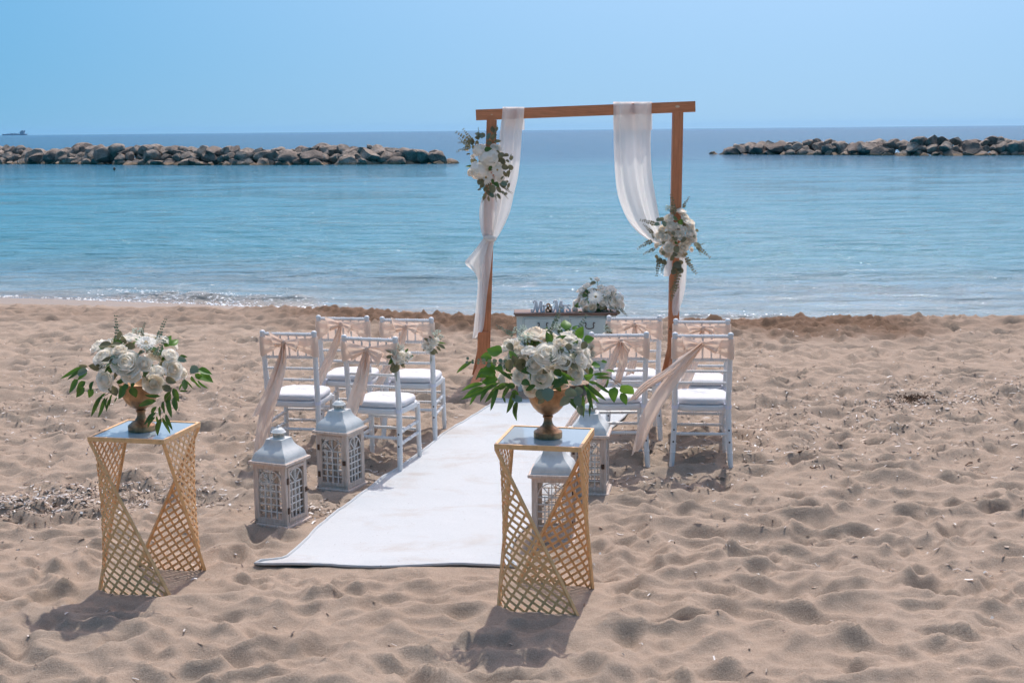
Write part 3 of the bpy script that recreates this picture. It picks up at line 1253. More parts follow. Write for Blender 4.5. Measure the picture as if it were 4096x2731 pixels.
def chair_parts():
    parts = []
    ch = M['chair']
    for s in (-1, 1):
        mb = MB()
        zs = [-.05, 0, .08, .16, .25, .34, .42, .50, .60, .70, .80, .90]
        fn = lambda z: Vector((s * chair_post_x(max(z, 0)), chair_back_y(max(z, 0)), z))
        mb.tube([fn(z) for z in zs], [.0165, .0165, .018, .0185, .019, .0195, .0195, .019, .0185, .018, .0175, .017], 12)
        node_rings(mb, fn, (.10, .31, .52, .66, .76), .0185, 12)
        c = fn(.905)
        mb.lathe([(.0165, -.006), (.019, -.002), (.0195, .006), (.016, .014), (.008, .019), (.001, .020)], 12, Matrix.Translation(c))
        o = mb.mesh('rear_post', ch, True, 40)
        holes = []
        for z in (.255, .175):
            sc = MB()
            sc.lathe([(.0062, 0), (.0062, .004)], 8, Matrix.Translation(fn(z) + Vector((0, -.0172, 0))) @ Matrix.Rotation(math.pi / 2, 4, 'X'))
            holes.append(('screw_hole', sc.mesh('screw_hole', M['screw'], False)))
        parts.append(('rear_post', o, holes))
        f = MB()
        fl = lambda z: Vector((s * (.172 + .008 * (1 - z / .4)), .170 + .006 * (1 - z / .4), z))
        f.tube([fl(z) for z in (-.05, 0, .1, .2, .3, .395)], [.0155, .0155, .0165, .017, .0175, .0185], 12)
        node_rings(f, fl, (.07, .20, .32), .017, 12)
        parts.append(('front_leg', f.mesh('front_leg', ch, True, 40), []))
    # seat frame: rounded trapezoid
    mb = MB()
    out = []
    for k in range(28):
        an = 2 * math.pi * k / 28
        cx, cy = math.cos(an), math.sin(an)
        x = .200 * math.copysign(abs(cx) ** .45, cx)
        y = .195 * math.copysign(abs(cy) ** .45, cy)
        x *= .96 + .04 * (y / .195)
        out.append((x, y))
    P = [[(x * k, y * k, z) for x, y in out] for k, z in ((.05, .376), (.955, .376), (.99, .38), (1, .388), (1, .408), (.985, .415), (.9, .417), (.05, .417))]
    mb.grid(P, closed=True)
    parts.append(('seat', mb.mesh('seat', ch, True, 50), []))
    # rails of the back
    def xr(z):
        return chair_post_x(z) - .008
    for z, r, nm in ((.897, .0125, 'top_rail'), (.735, .0105, 'back_rail'), (.655, .0095, 'back_rail'), (.575, .0095, 'back_rail')):
        mb = MB()
        rail(mb, (-xr(z), chair_back_y(z), z), (xr(z), chair_back_y(z), z), r, 5)
        parts.append((nm, mb.mesh(nm, ch, True, 40), []))
    for k in range(5):
        x = -.118 + .059 * k
        mb = MB()
        pts = [(x, chair_back_y(z), z) for z in (.737, .77, .80, .815, .83, .86, .894)]
        mb.tube(pts, [.0065, .006, .0072, .009, .0072, .006, .0068], 8)
        parts.append(('spindle', mb.mesh('spindle', ch, True, 40), []))
    for s in (-1, 1):
        for z in (.265, .185):
            mb = MB()
            a = (s * chair_post_x(z), chair_back_y(z), z)
            b = (s * .176, .172, z)
            rail(mb, a, b, .011, 3, 10)
            parts.append(('stretcher', mb.mesh('stretcher', ch, True, 40), []))
    for z, y, w in ((.225, None, 0), (.285, .172, .172), (.205, .174, .174)):
        mb = MB()
        if y is None:
            y, w = chair_back_y(z), chair_post_x(z)
        rail(mb, (-w, y, z), (w, y, z), .0105, 4, 10)
        parts.append(('stretcher', mb.mesh('stretcher', ch, True, 40), []))
    return parts


def cushion_mesh():
    mb = MB()
    out = []
    for k in range(40):
        an = 2 * math.pi * k / 40
        cx, cy = math.cos(an), math.sin(an)
        x = .186 * math.copysign(abs(cx) ** .5, cx)
        y = .182 * math.copysign(abs(cy) ** .5, cy)
        out.append((x, y))
    P = [[(x * k, y * k + .006, z + .002 * math.sin(i * 1.9 + z * 300)) for i, (x, y) in enumerate(out)] for k, z in
         ((.02, .418), (.9, .418), (.965, .421), (.995, .429), (1.005, .440), (.99, .452), (.95, .460), (.85, .466), (.6, .469), (.3, .470), (.02, .470))]
    mb.grid(P, closed=True)
    return mb.mesh('pad', M['cushion'], True, 60)


def strap_mesh(s):
    mb = MB()
    z = .412
    x, y = s * chair_post_x(z), chair_back_y(z)
    P = []
    for k in range(15):
        an = 2 * math.pi * k / 14
        P.append([(x + .0225 * math.cos(an), y + .0225 * math.sin(an), zz + .004 * math.sin(an)) for zz in (.400, .412, .424)])
    mb.grid(P)
    mb.box((x * .90, y + .035, .424), (.022, .05, .004))
    return mb.mesh('strap', M['strap'], True, 40)


CH_PARTS = chair_parts()
CUSH_M = cushion_mesh()
STRAPS = [strap_mesh(-1), strap_mesh(1)]

# post tops in the photograph (left, right), turn in degrees, knot offset, names for the labels
CHAIRS = [
    ('L1', (1048, 1327), (1256, 1326), -9, (-.02, .845), 'rear-row outer seat on the high flower swag side'),
    ('L2', (1377, 1343), (1579, 1351), -17, (-.005, .835), 'rear-row aisle seat on the high flower swag side'),
    ('L3', (1280, 1266), (1460, 1266), -8, (-.005, .865), 'front-row outer seat on the high flower swag side'),
    ('L4', (1535, 1271), (1718, 1273), -9, (.00, .855), 'front-row aisle seat on the high flower swag side'),
    ('R1', (2367, 1335), (2584, 1329), -1, (.01, .865), 'rear-row aisle seat on the low flower swag side'),
    ('R2', (2698, 1335), (2925, 1334), -6, (-.01, .85), 'rear-row outer seat on the low flower swag side'),
    ('R3', (2438, 1267), (2636, 1264), -3, (.00, .86), 'front-row aisle seat on the low flower swag side'),
    ('R4', (2705, 1279), (2910, 1279), -5, (.01, .86), 'front-row outer seat on the low flower swag side'),
]
CH_M = {}
for key, a, b, deg, kn, where in CHAIRS:
    zt = .915
    m = (at(*a, zt) + at(*b, zt)) / 2
    rz = R(deg)
    off = Matrix.Rotation(rz, 3, 'Z') @ Vector((0, chair_back_y(.915), 0))
    px, py = m.x - off.x, m.y - off.y
    CH_M[key] = Matrix.Translation((px, py, 0)) @ Matrix.Rotation(rz, 4, 'Z')
    for sx, sy in ((-.19, -.24), (.19, -.24), (-.178, .175), (.178, .175)):
        q = CH_M[key] @ Vector((sx, sy, 0))
        level_spot(q.x, q.y, .06, .0)
    c = empty('chair', (px, py, 0), rz)
    tag(c, 'white bamboo-style chair, ' + where, 'chair', 'white chairs facing the arch')
    for nm, me, subs in CH_PARTS:
        o = link(nm, me, c)
        for sn, sm in subs:
            link(sn, sm, o)
    u = empty('seat_cushion', (px, py, 0), rz)
    tag(u, 'white cotton cushion on the ' + where, 'cushion', 'white seat cushions')
    link('pad', CUSH_M, u)
    for sm in STRAPS:
        link('strap', sm, u)


# ================================================================== SASHES
def sash_band(kx, kz):
    """one loop of satin: across the front of the back, round both posts, pinched into the knot behind"""
    P = []
    tp, bt = .884, .742
    path = []
    for f in np.linspace(0, 1, 9):
        x = kx * (1 - f) - .186 * f
        g = f ** 1.15
        path.append((x, -.030 - .004 * math.sin(f * 3.14), kz + .016 + (tp - kz - .016) * g, kz - .018 + (bt - kz + .018) * g))
    path += [(-.197, -.026, tp, bt), (-.2075, -.012, tp, bt), (-.208, .004, tp, bt), (-.199, .019, tp, bt), (-.178, .0235, tp, bt)]
    for f in np.linspace(0, 1, 9)[1:-1]:
        path.append((-.178 + .356 * f, .0225 + .003 * math.sin(f * 9), tp + .004 * math.sin(f * 7), bt - .004 * math.sin(f * 6 + 1)))
    path += [(.178, .0235, tp, bt), (.199, .019, tp, bt), (.208, .004, tp, bt), (.2075, -.012, tp, bt), (.197, -.026, tp, bt)]
    for f in np.linspace(1, 0, 9):
        x = kx * (1 - f) + .186 * f
        g = f ** 1.15
        path.append((x, -.030 - .004 * math.sin(f * 3.14), kz + .016 + (tp - kz - .016) * g, kz - .018 + (bt - kz + .018) * g))
    for i, (x, y, a, b) in enumerate(path):
        row = []
        narrow = (a - b) / (tp - bt)
        for k in range(13):
            v = k / 12
            z = a + (b - a) * v
            row.append((x, chair_back_y(z) + y + (1 - narrow) * .006 * math.sin(v * 19 + i * .25) * (1 if y < 0 else 0) + .0025 * math.sin(v * 8 + i * .7) * (1 if y < 0 else .2), z))
        P.append(row)
    mb = MB()
    mb.grid(P)
    return mb


def sash_loop(kx, kz, sg, L, droop, w, seed):
    rs = random.Random(seed)
    y0 = chair_back_y(kz) - .034
    P = []
    for i in range(17):
        s = i / 16
        ex = math.sin(math.pi * s)
        ww = w * (.16 + .84 * ex ** .8)
        cx = kx + sg * L * (1 - (1 - ex) ** 1.2)
        yy = y0 - .012 - .030 * math.cos(math.pi * s) * ex ** .5 - .012 * ex
        cz = kz - droop * ex + .010 * math.sin(s * 6.28)
        row = []
        for k in range(9):
            v = -1 + 2 * k / 8
            tilt = .35 * sg
            row.append((cx + v * ww * .5 * tilt * ex, yy + .008 * math.sin(v * 6 + s * 3 + seed) * (1 - .5 * ex), cz + v * ww * .5))
        P.append(row)
    mb = MB()
    mb.grid(P)
    return mb


def ribbon(pix, Ys, wid, seed, folds=2.5, amp=.012):
    """tail of a sash along photograph points at the distances Ys (metres); wid in metres"""
    rs = random.Random(seed)
    ctrl = [at_y(px, py, y) for (px, py), y in zip(pix, Ys)]
    n = 26
    C, W = [], []
    for i in range(n + 1):
        f = i / n * (len(ctrl) - 1)
        k = min(int(f), len(ctrl) - 2)
        t = f - k
        p0, p1, p2, p3 = ctrl[max(k - 1, 0)], ctrl[k], ctrl[k + 1], ctrl[min(k + 2, len(ctrl) - 1)]
        C.append(.5 * ((2 * p1) + (p2 - p0) * t + (2 * p0 - 5 * p1 + 4 * p2 - p3) * t * t + (3 * p1 - p0 - 3 * p2 + p3) * t ** 3))
        W.append(wid[k] * (1 - t) + wid[k + 1] * t)
    P = []
    for i in range(n + 1):
        d = (C[min(i + 1, n)] - C[max(i - 1, 0)]).normalized()
        view = Vector((.25 * math.sin(i * .3 + seed), -1, .15))
        sd = d.cross(view).normalized()
        out = sd.cross(d).normalized()
        f = i / n
        row = []
        for k in range(15):
            v = -1 + 2 * k / 14
            a = amp * (1.3 - .5 * f)
            row.append(C[i] + sd * (v * W[i] * .5) + out * (a * math.sin(v * folds * 2.2 + f * 2.5 + seed) + .6 * a * math.sin(v * 7 - f * 4 + seed * 2)))
        P.append(row)
    # slanted end
    for k in range(15):
        v = -1 + 2 * k / 14
        P[-1][k] = P[-1][k] + (C[-1] - C[-3]).normalized() * (.035 * v)
    mb = MB()
    mb.grid(P)
    return mb


def z3(x, y):
    return (950 + x / 2.24, 1220 + y / 2.24)


def z6(x, y):
    return (2250 + x / 2.24, 1220 + y / 2.24)


TAILS = {
    'L1': [([z3(415, 330), z3(400, 520), z3(330, 780), z3(255, 1010), z3(205, 1290)], (-.04, -.07, -.10, -.12, -.14), (.02, .055, .085, .10, .085)),
           ([z3(408, 330), z3(375, 520), z3(290, 760), z3(190, 980)], (-.035, -.05, -.07, -.09), (.02, .04, .06, .075))],
    'L2': [([z3(1165, 390), z3(1135, 520), z3(1090, 720), z3(1035, 900), z3(1000, 1050)], (-.04, -.07, -.10, -.11, -.12), (.02, .06, .075, .085, .08)),
           ([z3(1170, 390), z3(1150, 560), z3(1125, 720), z3(1080, 900)], (-.035, -.05, -.06, -.08), (.02, .045, .055, .05))],
    'L3': [([z3(925, 200), z3(890, 330), z3(815, 500), z3(740, 660), z3(705, 740)], (-.04, -.06, -.08, -.09, -.1), (.02, .05, .065, .06, .05))],
    'L4': [([z3(1515, 210), z3(1470, 320), z3(1400, 470), z3(1310, 620), z3(1240, 760)], (-.04, -.06, -.08, -.09, -.1), (.02, .055, .06, .06, .05))],
    'R1': [([z6(530, 355), z6(455, 500), z6(350, 690), z6(190, 890), z6(45, 1090)], (-.04, -.07, -.1, -.12, -.14), (.02, .06, .065, .05, .035)),
           ([z6(545, 355), z6(545, 480), z6(520, 600), z6(490, 700)], (-.035, -.05, -.06, -.07), (.02, .055, .05, .04))],
    'R2': [([z6(1225, 390), z6(1080, 500), z6(930, 610), z6(740, 730), z6(625, 850)], (-.05, -.12, -.17, -.2, -.22), (.025, .05, .05, .05, .035)),
           ([z6(1235, 390), z6(1090, 540), z6(900, 780), z6(760, 1020), z6(665, 1310)], (-.04, -.08, -.12, -.14, -.16), (.025, .07, .095, .095, .06))],
    'R3': [([z6(650, 255), z6(655, 330), z6(640, 470), z6(600, 620)], (-.04, -.05, -.06, -.07), (.02, .05, .06, .06))],
    'R4': [([z6(1245, 265), z6(1210, 420), z6(1140, 600), z6(1060, 780), z6(985, 905)], (-.04, -.05, -.06, -.06, -.06), (.02, .06, .075, .075, .06))],
}
LOOPS = {'L1': ((-.085, -.03, .105), (.10, .02, .085)), 'L2': ((-.13, .015, .115), (.10, .06, .10)), 'L3': ((-.10, -.005, .10), (.075, .03, .08)), 'L4': ((-.09, -.02, .10), (.09, .01, .08)),
         'R1': ((-.13, .03, .085), (.055, .07, .07)), 'R2': ((-.115, .0, .10), (.115, .01, .10)), 'R3': ((-.09, .01, .06), (.08, .03, .07)), 'R4': ((-.11, .005, .07), (.07, .01, .06))}
SASH_LABEL = {'L1': 'with two long hanging tails', 'L2': 'with full drooping bow', 'L3': 'with one slanting tail', 'L4': 'with a raised bow loop',
              'R1': 'with thin tail over the carpet', 'R2': 'with tails blown far sideways', 'R3': 'with small flat bow', 'R4': 'with half hidden bow'}
for si, (key, a, b, deg, kn, where) in enumerate(CHAIRS):
    cm_ = CH_M[key]
    kx, kz = kn
    e = empty('sash', cm_.translation, R(deg))
    tag(e, 'peach sash ' + SASH_LABEL[key] + ', ' + ' '.join(where.split()[:2]) + (' chair, high flower swag side' if key[0] == 'L' else ' chair, low flower swag side'), 'sash', 'peach sashes tied to the chairs')
    sash_band(kx, kz).build('band', M['satin'], e)
    for (L, dr, w), sg in zip(LOOPS[key], (-1, 1)):
        sash_loop(kx, kz, sg, abs(L), dr, w, si * 3 + sg).build('bow_loop', M['satin'], e)
    kb = MB()
    yk = chair_back_y(kz) - .046
    kb.lathe([(.004, -.024), (.014, -.018), (.019, -.006), (.0175, .006), (.013, .017), (.004, .022)], 12, Matrix.Translation((kx, yk, kz)) @ Matrix.Rotation(.5, 4, 'Y') @ Matrix.Diagonal((1, .8, 1, 1)))
    kb.build('knot', M['satin'], e)
    ky = (cm_ @ Vector((kx, yk, kz))).y
    inv = cm_.inverted()
    for ti, (pix, dys, wid) in enumerate(TAILS[key]):
        kp = cm_ @ Vector((kx, yk, kz))
        mb = ribbon(pix, [ky + .035 + d for d in dys], wid, si + ti * 1.7)
        # let the first points start inside the knot
        sh = kp - (Vector(mb.v[7]))
        nv = []
        for q, p in enumerate(mb.v):
            f = max(0.0, 1 - (q // 15) / 10.0)
            nv.append(tuple(inv @ (Vector(p) + sh * f)))
        mb.v = nv
        mb.build('tail', M['satin'], e)


# ================================================================== LANTERNS
def lantern_parts():
    parts = []
    wd, wh, mt = M['lan_wood'], M['lan_white'], M['lan_metal']
    hw = .112
    mb = MB()
    mb.box((0, 0, .011), (.256, .256, .022), bev=.004)
    mb.box((0, 0, .0275), (.228, .228, .011))
    parts.append(('base', mb.mesh('base', wd, True, 30), []))
    mb = MB()
    mb.box((0, 0, .385), (.262, .262, .018), bev=.003)
    mb.box((0, 0, .3735), (.236, .236, .005))
    parts.append(('eave_board', mb.mesh('eave_board', wd, True, 30), []))
    for sx in (-1, 1):
        for sy in (-1, 1):
            mb = MB()
            mb.box((sx * (hw - .011), sy * (hw - .011), .202), (.021, .021, .338), bev=.002)
            parts.append(('corner_post', mb.mesh('corner_post', wd, True, 30), []))
    for k in range(4):
        T = Matrix.Rotation(k * math.pi / 2, 4, 'Z')
        y = -hw
        door = (k == 1)
        fr = MB()
        # frame round the window: bottom rail, top rail, stiles
        fr.box((0, y + .009, .045), (.182, .014, .024), T)
        fr.box((0, y + .009, .359), (.182, .014, .024), T)
        for s in (-1, 1):
            fr.box((s * .0845, y + .009, .202), (.013, .0135, .292), T)
        subs = []
        if door:
            fr2 = MB()
            for z in (.05, .354):
                fr2.box((0, y - .0005, z), (.176, .006, .018), T)
            for s in (-1, 1):
                fr2.box((s * .080, y - .0005, .202), (.016, .006, .286), T)
            subs.append(('moulding', fr2.mesh('moulding', wd, True, 30)))
            for z in (.11, .285):
                hg = MB()
                hg.box((-.092, y - .003, z), (.017, .006, .036), T)
                subs.append(('hinge', hg.mesh('hinge', M['iron'], False)))
            lt = MB()
            lt.box((.091, y - .004, .195), (.020, .006, .030), T)
            lt.tube([T @ Vector((.085, y - .012, .197)), T @ Vector((.100, y - .012, .197))], .004, 8)
            lt.tube([T @ Vector((.095, y - .004, .192)), T @ Vector((.095, y - .018, .192))], .003, 6)
            subs.append(('latch', lt.mesh('latch', M['iron'], True, 30)))
        parts.append(('door' if door else 'side_frame', fr.mesh('door' if door else 'side_frame', wd, True, 30), subs))
        # lattice: verticals, horizontals, pointed arch fan
        g = MB()
        x0, z0, z1 = .078, .057, .347
        zs = .262
        yy = y + .010
        for x in (-.039, 0, .039):
            g.box((x, yy, (z0 + zs) / 2), (.0068, .006, zs - z0), T)
        for z in (.098, .139, .180, .221, .262):
            g.box((0, yy + .0005, z), (.156, .005, .0068), T)
        arc = [T @ Vector((-x0 * math.cos(a), yy, zs + .080 * math.sin(a))) for a in np.linspace(.05, math.pi - .05, 15)]
        g.tube(arc, 1.0, 4, sq=(.0028, .003), up=T @ Vector((0, 0, 1)))
        for a in (.85, math.pi / 2, math.pi - .85):
            g.bar(T @ Vector((0, yy, zs)), T @ Vector((-x0 * .97 * math.cos(a), yy, zs + .078 * math.sin(a))), .005, .0052, T @ Vector((0, 1, 0)))
        parts.append(('lattice', g.mesh('lattice', wh, False), []))
        pn_ = MB()
        pn_.box((0, y + .0165, .202), (.168, .002, .296), T)
        parts.append(('pane', pn_.mesh('pane', M['glass'], False), []))
    # bell-curved tin roof
    prof = [(.118, .3935), (.1175, .398), (.1135, .3985), (.1125, .412), (.108, .426), (.099, .440), (.086, .453), (.073, .466), (.063, .482), (.0565, .500), (.054, .513), (.030, .5145)]
    P = []
    for h, z in prof:
        row = []
        for k in range(4):
            a, b = ((-1, -1), (1, -1), (1, 1), (-1, 1))[k], ((1, -1), (1, 1), (-1, 1), (-1, -1))[k]
            for f in (0.012, .25, .5, .75, .988):
                row.append((h * (a[0] + (b[0] - a[0]) * f), h * (a[1] + (b[1] - a[1]) * f), z))
        P.append(row)
    mb = MB()
    mb.grid(P, closed=True)
    mb.add([(-.03, -.03, .5145), (.03, -.03, .5145), (.03, .03, .5145), (-.03, .03, .5145)], [(0, 1, 2, 3)])
    parts.append(('roof', mb.mesh('roof', mt, True, 28), []))
    # chimney with cut-outs
    mb = MB()
    mb.lathe([(.034, .513), (.0345, .516), (.033, .519), (.033, .5225)], 24, caps=False)
    mb.lathe([(.033, .541), (.0335, .545), (.032, .547)], 24, caps=False)
    for k in range(12):
        a0 = 2 * math.pi * k / 12
        for d in (-.20, .20):
            p = Vector((.0325 * math.cos(a0 + d), .0325 * math.sin(a0 + d), .522))
            q = Vector((.0325 * math.cos(a0 - d * .2), .0325 * math.sin(a0 - d * .2), .5415))
            mb.bar(p, q, .004, .0016, (math.cos(a0), math.sin(a0), 0))
    mb.lathe([(.012, .516), (.012, .545)], 10)
    parts.append(('chimney', mb.mesh('chimney', M['lan_rim'], True, 40), []))
    mb = MB()
    mb.lathe([(.028, .545), (.0435, .5455), (.044, .549), (.039, .553), (.037, .556), (.032, .563), (.022, .570), (.009, .574), (.005, .575), (.005, .580), (.007, .584), (.004, .588), (.001, .589)], 28)
    parts.append(('cap', mb.mesh('cap', mt, True, 35), []))
    mb = MB()
    tl = 1.05
    ring = [Vector((.030 * math.cos(a), .0, .030 * math.sin(a) + .030)) for a in np.linspace(-math.pi / 2, 1.5 * math.pi, 25)]
    rm = Matrix.Translation((0.004, 0, .576)) @ Matrix.Rotation(1.0, 4, 'Z') @ Matrix.Rotation(-2.0, 4, 'X')
    mb.tube([rm @ p for p in ring], .0016, 6, False)
    parts.append(('ring_handle', mb.mesh('ring_handle', M['lan_rim'], True), []))
    return parts


LAN = lantern_parts()
# base corner facing the camera in the photograph, turn of the lantern, which quarter its door faces, label
LANTERNS = [
    ((1153, 2122), -24, 1, 'whitewashed wooden lantern in open view nearest the crooked carpet hem'),
    ((1396, 1974), -23, 0, 'whitewashed wooden lantern beside the aisle chair that carries a single large rose'),
    ((2298, 2178), -8, 1, 'whitewashed wooden lantern seen through the gold lattice of the pedestal at the carpet'),
    ((2434, 1988), -9, 0, 'whitewashed wooden lantern between the gold pedestal and the chair with the thin trailing sash'),
]
LAN_POS = []
for (cx, cy), deg, dq, lab in LANTERNS:
    c = at(cx, cy, 0.0)
    rz = R(deg)
    off = Matrix.Rotation(rz, 3, 'Z') @ Vector((.128, -.128, 0))
    x, y = c.x - off.x, c.y - off.y
    LAN_POS.append((x, y))
    level_spot(x, y, .19, .002)
    # the door piece is built on the face turned to +x; dq turns it onto the wanted face
    e = empty('lantern', (x, y, -.004), rz + (0 if dq == 1 else -math.pi / 2))
    tag(e, lab, 'lantern', 'wooden lanterns along the carpet')
    for nm, me, subs in LAN:
        o = link(nm, me, e)
        for sn, sm in subs:
            link(sn, sm, o)
# ================================================================== ARCH
YA = at(1914, 1501).y


def make_arch():
    pb_l, pt_l = at_y(1936, 1495, YA), at_y(1967, 470, YA)
    pb_r, pt_r = at_y(2690, 1470, YA), at_y(2711, 440, YA)
    bl, br = at_y(1904, 461, YA), at_y(2779, 427, YA)
    e = empty('wooden_arch', (pb_l.x * .5 + pb_r.x * .5, YA, 0))
    tag(e, 'reddish stained timber arch of two posts and a beam above the sand', 'arch')
    o0 = e.location.copy()
    W = .092
    for b, t in ((pb_l, pt_l), (pb_r, pt_r)):
        mb = MB()
        zt = bl.z + (br.z - bl.z) * ((t.x - bl.x) / (br.x - bl.x)) - .047
        A = Vector((b.x, YA, -.08)) - o0
        B = Vector((t.x, YA, zt)) - o0
        mb.tube([A, A.lerp(B, .5), B], 1.0, 4, sq=(W / 2, W / 2), up=(0, 1, 0))
        po = mb.build('post', M['arch_wood'], e, smooth=False)
        fm = MB()
        # flared foot board, half dug into the sand
        ft = [(-.05, .42), (.05, .42), (.055, .25), (.085, .06), (.10, -.06), (-.13, -.06), (-.10, .06), (-.058, .25)]
        fv = [(b.x + x - o0.x, -.0505, z) for x, z in ft] + [(b.x + x - o0.x, -.082, z) for x, z in ft]
        n = len(ft)
        fm.add(fv, [tuple(range(n)), tuple(range(2 * n - 1, n - 1, -1))] + [(k, k + n, (k + 1) % n + n, (k + 1) % n) for k in range(n)])
        fo = fm.build('foot', M['arch_wood'], e, smooth=False)
        gm = MB()
        gm.bar((b.x - o0.x, -.08, .16), (b.x - .1 - o0.x, -.52, -.05), .07, .03, (1, 0, 0))
        gm.build('brace', M['arch_wood'], e, smooth=False)
    mb = MB()
    mb.tube([bl - o0, (bl + br) / 2 - o0, br - o0], 1.0, 4, sq=(.048, .048), up=(0, 1, 0))
    bo = mb.build('beam', M['beam_wood'], e, smooth=False)
    for px, py, r in ((1967, 459, .010), (2710, 427, .022)):
        c = at_y(px, py, YA - .0495) - o0
        k = MB()
        k.lathe([(r, 0), (r * .9, .003), (.001, .004)], 7, Matrix.Translation(c) @ Matrix.Rotation(math.pi / 2, 4, 'X') @ Matrix.Diagonal((1.0, .55, 1, 1)))
        k.build('chipped_bolt_hole', M['raw_wood'], bo, smooth=False)
    return e


make_arch()
for px_ in (1936, 2690):
    q_ = at_y(px_, 1490, YA)
    level_spot(q_.x, q_.y, .25, .02)


def cloth(rows, folds, amp, seed, ncol=44, nrow=70):
    """rows: (y, left x, right x, depth) in photograph pixels and metres"""
    rows = np.array(rows, float)
    ts = np.linspace(0, 1, len(rows))
    P = []
    for i in range(nrow + 1):
        f = i / nrow * (len(rows) - 1)
        k = min(int(f), len(rows) - 2)
        t = f - k
        r0, r1, r2, r3 = rows[max(k - 1, 0)], rows[k], rows[k + 1], rows[min(k + 2, len(rows) - 1)]
        r = .5 * ((2 * r1) + (r2 - r0) * t + (2 * r0 - 5 * r1 + 4 * r2 - r3) * t * t + (3 * r1 - r0 - 3 * r2 + r3) * t ** 3)
        ff = i / nrow
        row = []
        wid = abs(r[2] - r[1])
        for j in range(ncol + 1):
            u = j / ncol
            uu = u + .03 * math.sin(u * 9 + ff * 4 + seed)
            x = r[1] + (r[2] - r[1]) * uu
            a = amp * min(1.3, max(.35, wid / 90.0))
            d = r[3] + a * math.sin(2 * math.pi * folds * u + seed + 1.7 * math.sin(ff * 3 + seed)) + .25 * a * math.sin(2 * math.pi * folds * 2.3 * u - ff * 3 + seed)
            row.append(at_y(x, r[0], YA + d))
        P.append(row)
    mb = MB()
    mb.grid(P)
    return mb


def build_cloth(e, name, mb):
    o0 = e.location
    mb.v = [tuple(Vector(p) - o0) for p in mb.v]
    return mb.build(name, M['chiffon'], e)


dr = empty('drape', at_y(1960, 955, YA - .08))
tag(dr, 'white chiffon drape tied to the arch post below the high flower swag', 'drape', 'white drapes on the arch')
build_cloth(dr, 'hanging_cloth', cloth([(520, 2015, 2100, .075), (470, 2012, 2100, .07), (438, 2009, 2100, .07), (429, 2008, 2100, .0), (434, 2008, 2100, -.08), (470, 2006, 2097, -.09), (520, 2000, 2090, -.065), (600, 1994, 2084, -.07), (700, 1978, 2073, -.07), (780, 1935, 2054, -.075), (840, 1921, 2040, -.085), (890, 1922, 2020, -.09), (930, 1928, 2000, -.09), (952, 1936, 1986, -.085)], 1.6, .022, 1.0))
build_cloth(dr, 'tail', cloth([(948, 1936, 1984, -.085), (970, 1924, 1978, -.085), (1000, 1908, 1971, -.09), (1040, 1893, 1966, -.09), (1080, 1898, 1961, -.088), (1120, 1912, 1955, -.08), (1200, 1908, 1945, -.08), (1280, 1899, 1937, -.08), (1325, 1894, 1928, -.08), (1352, 1890, 1904, -.08)], 1.3, .018, 2.2))
build_cloth(dr, 'blown_corner', cloth([(958, 1930, 1962, -.10), (985, 1912, 1950, -.11), (1015, 1888, 1940, -.12), (1045, 1862, 1932, -.13), (1062, 1866, 1930, -.13), (1085, 1893, 1928, -.12), (1118, 1914, 1926, -.1)], 1.3, .02, 4.0, 24, 40))
kn_ = MB()
cc_ = at_y(1960, 953, YA - .09) - dr.location
kn_.lathe([(.01, -.03), (.05, -.022), (.062, 0), (.05, .02), (.01, .03)], 20, Matrix.Translation(cc_) @ Matrix.Rotation(.12, 4, 'Y') @ Matrix.Diagonal((1, .75, 1, 1)))
kn_.build('knot', M['chiffon'], dr)

d2 = empty('drape', at_y(2700, 960, YA - .06))
tag(d2, 'white chiffon drape swept from the beam to the low flower swag', 'drape', 'white drapes on the arch')
build_cloth(d2, 'hanging_cloth', cloth([(520, 2452, 2608, .08), (440, 2450, 2610, .06), (410, 2449, 2611, .0), (415, 2449, 2611, -.09), (455, 2449, 2610, -.105), (520, 2450, 2608, -.085), (600, 2452, 2607, -.07), (700, 2458, 2612, -.07), (780, 2470, 2624, -.07), (860, 2500, 2638, -.07), (915, 2538, 2652, -.075), (950, 2580, 2668, -.08), (975, 2625, 2690, -.08), (990, 2665, 2705, -.075)], 1.9, .03, 0.3, 60, 80))
build_cloth(d2, 'tail', cloth([(985, 2700, 2730, -.08), (1030, 2716, 2746, -.09), (1070, 2716, 2746, -.09), (1130, 2703, 2742, -.085), (1190, 2692, 2732, -.085), (1235, 2688, 2718, -.085), (1262, 2692, 2710, -.085)], 1.6, .014, 3.0, 24, 40))
build_cloth(d2, 'blown_corner', cloth([(1000, 2690, 2712, -.07), (1040, 2668, 2692, -.08), (1080, 2656, 2688, -.08), (1106, 2655, 2676, -.08)], 1.2, .012, 1.0, 20, 24))


# ================================================================== DRESSER WITH SIGN
YD = 11.24
zd = .715
dl, dr_ = at_y(2054, 1255, YD), at_y(2476, 1259, YD)
DW = (dr_ - dl).length
DX = (dl.x + dr_.x) / 2
DM = Matrix.Translation((DX, YD, 0)) @ Matrix.Rotation(R(-1), 4, 'Z') @ Matrix.Rotation(R(-3.2), 4, 'X')
ds = bpy.data.objects.new('dresser', None)
ds.empty_display_size = .1
ds.matrix_world = DM
COL.objects.link(ds)
tag(ds, 'pale sage dresser with brown wooden top and drawers under the arch', 'dresser')
bw = DW - .05
mb = MB()
mb.box((0, .20, .40), (bw, .36, .55), bev=.004)
mb.build('body', M['sage'], ds)
mb = MB()
mb.box((0, .20, zd - .010), (DW, .43, .014), bev=.005)
mb.box((0, .20, zd - .024), (DW - .022, .41, .013))
mb.build('top', M['desk_wood'], ds)
mb = MB()
mb.box((0, .20, zd - .036), (bw + .008, .37, .012))
mb.build('cornice', M['sage'], ds)
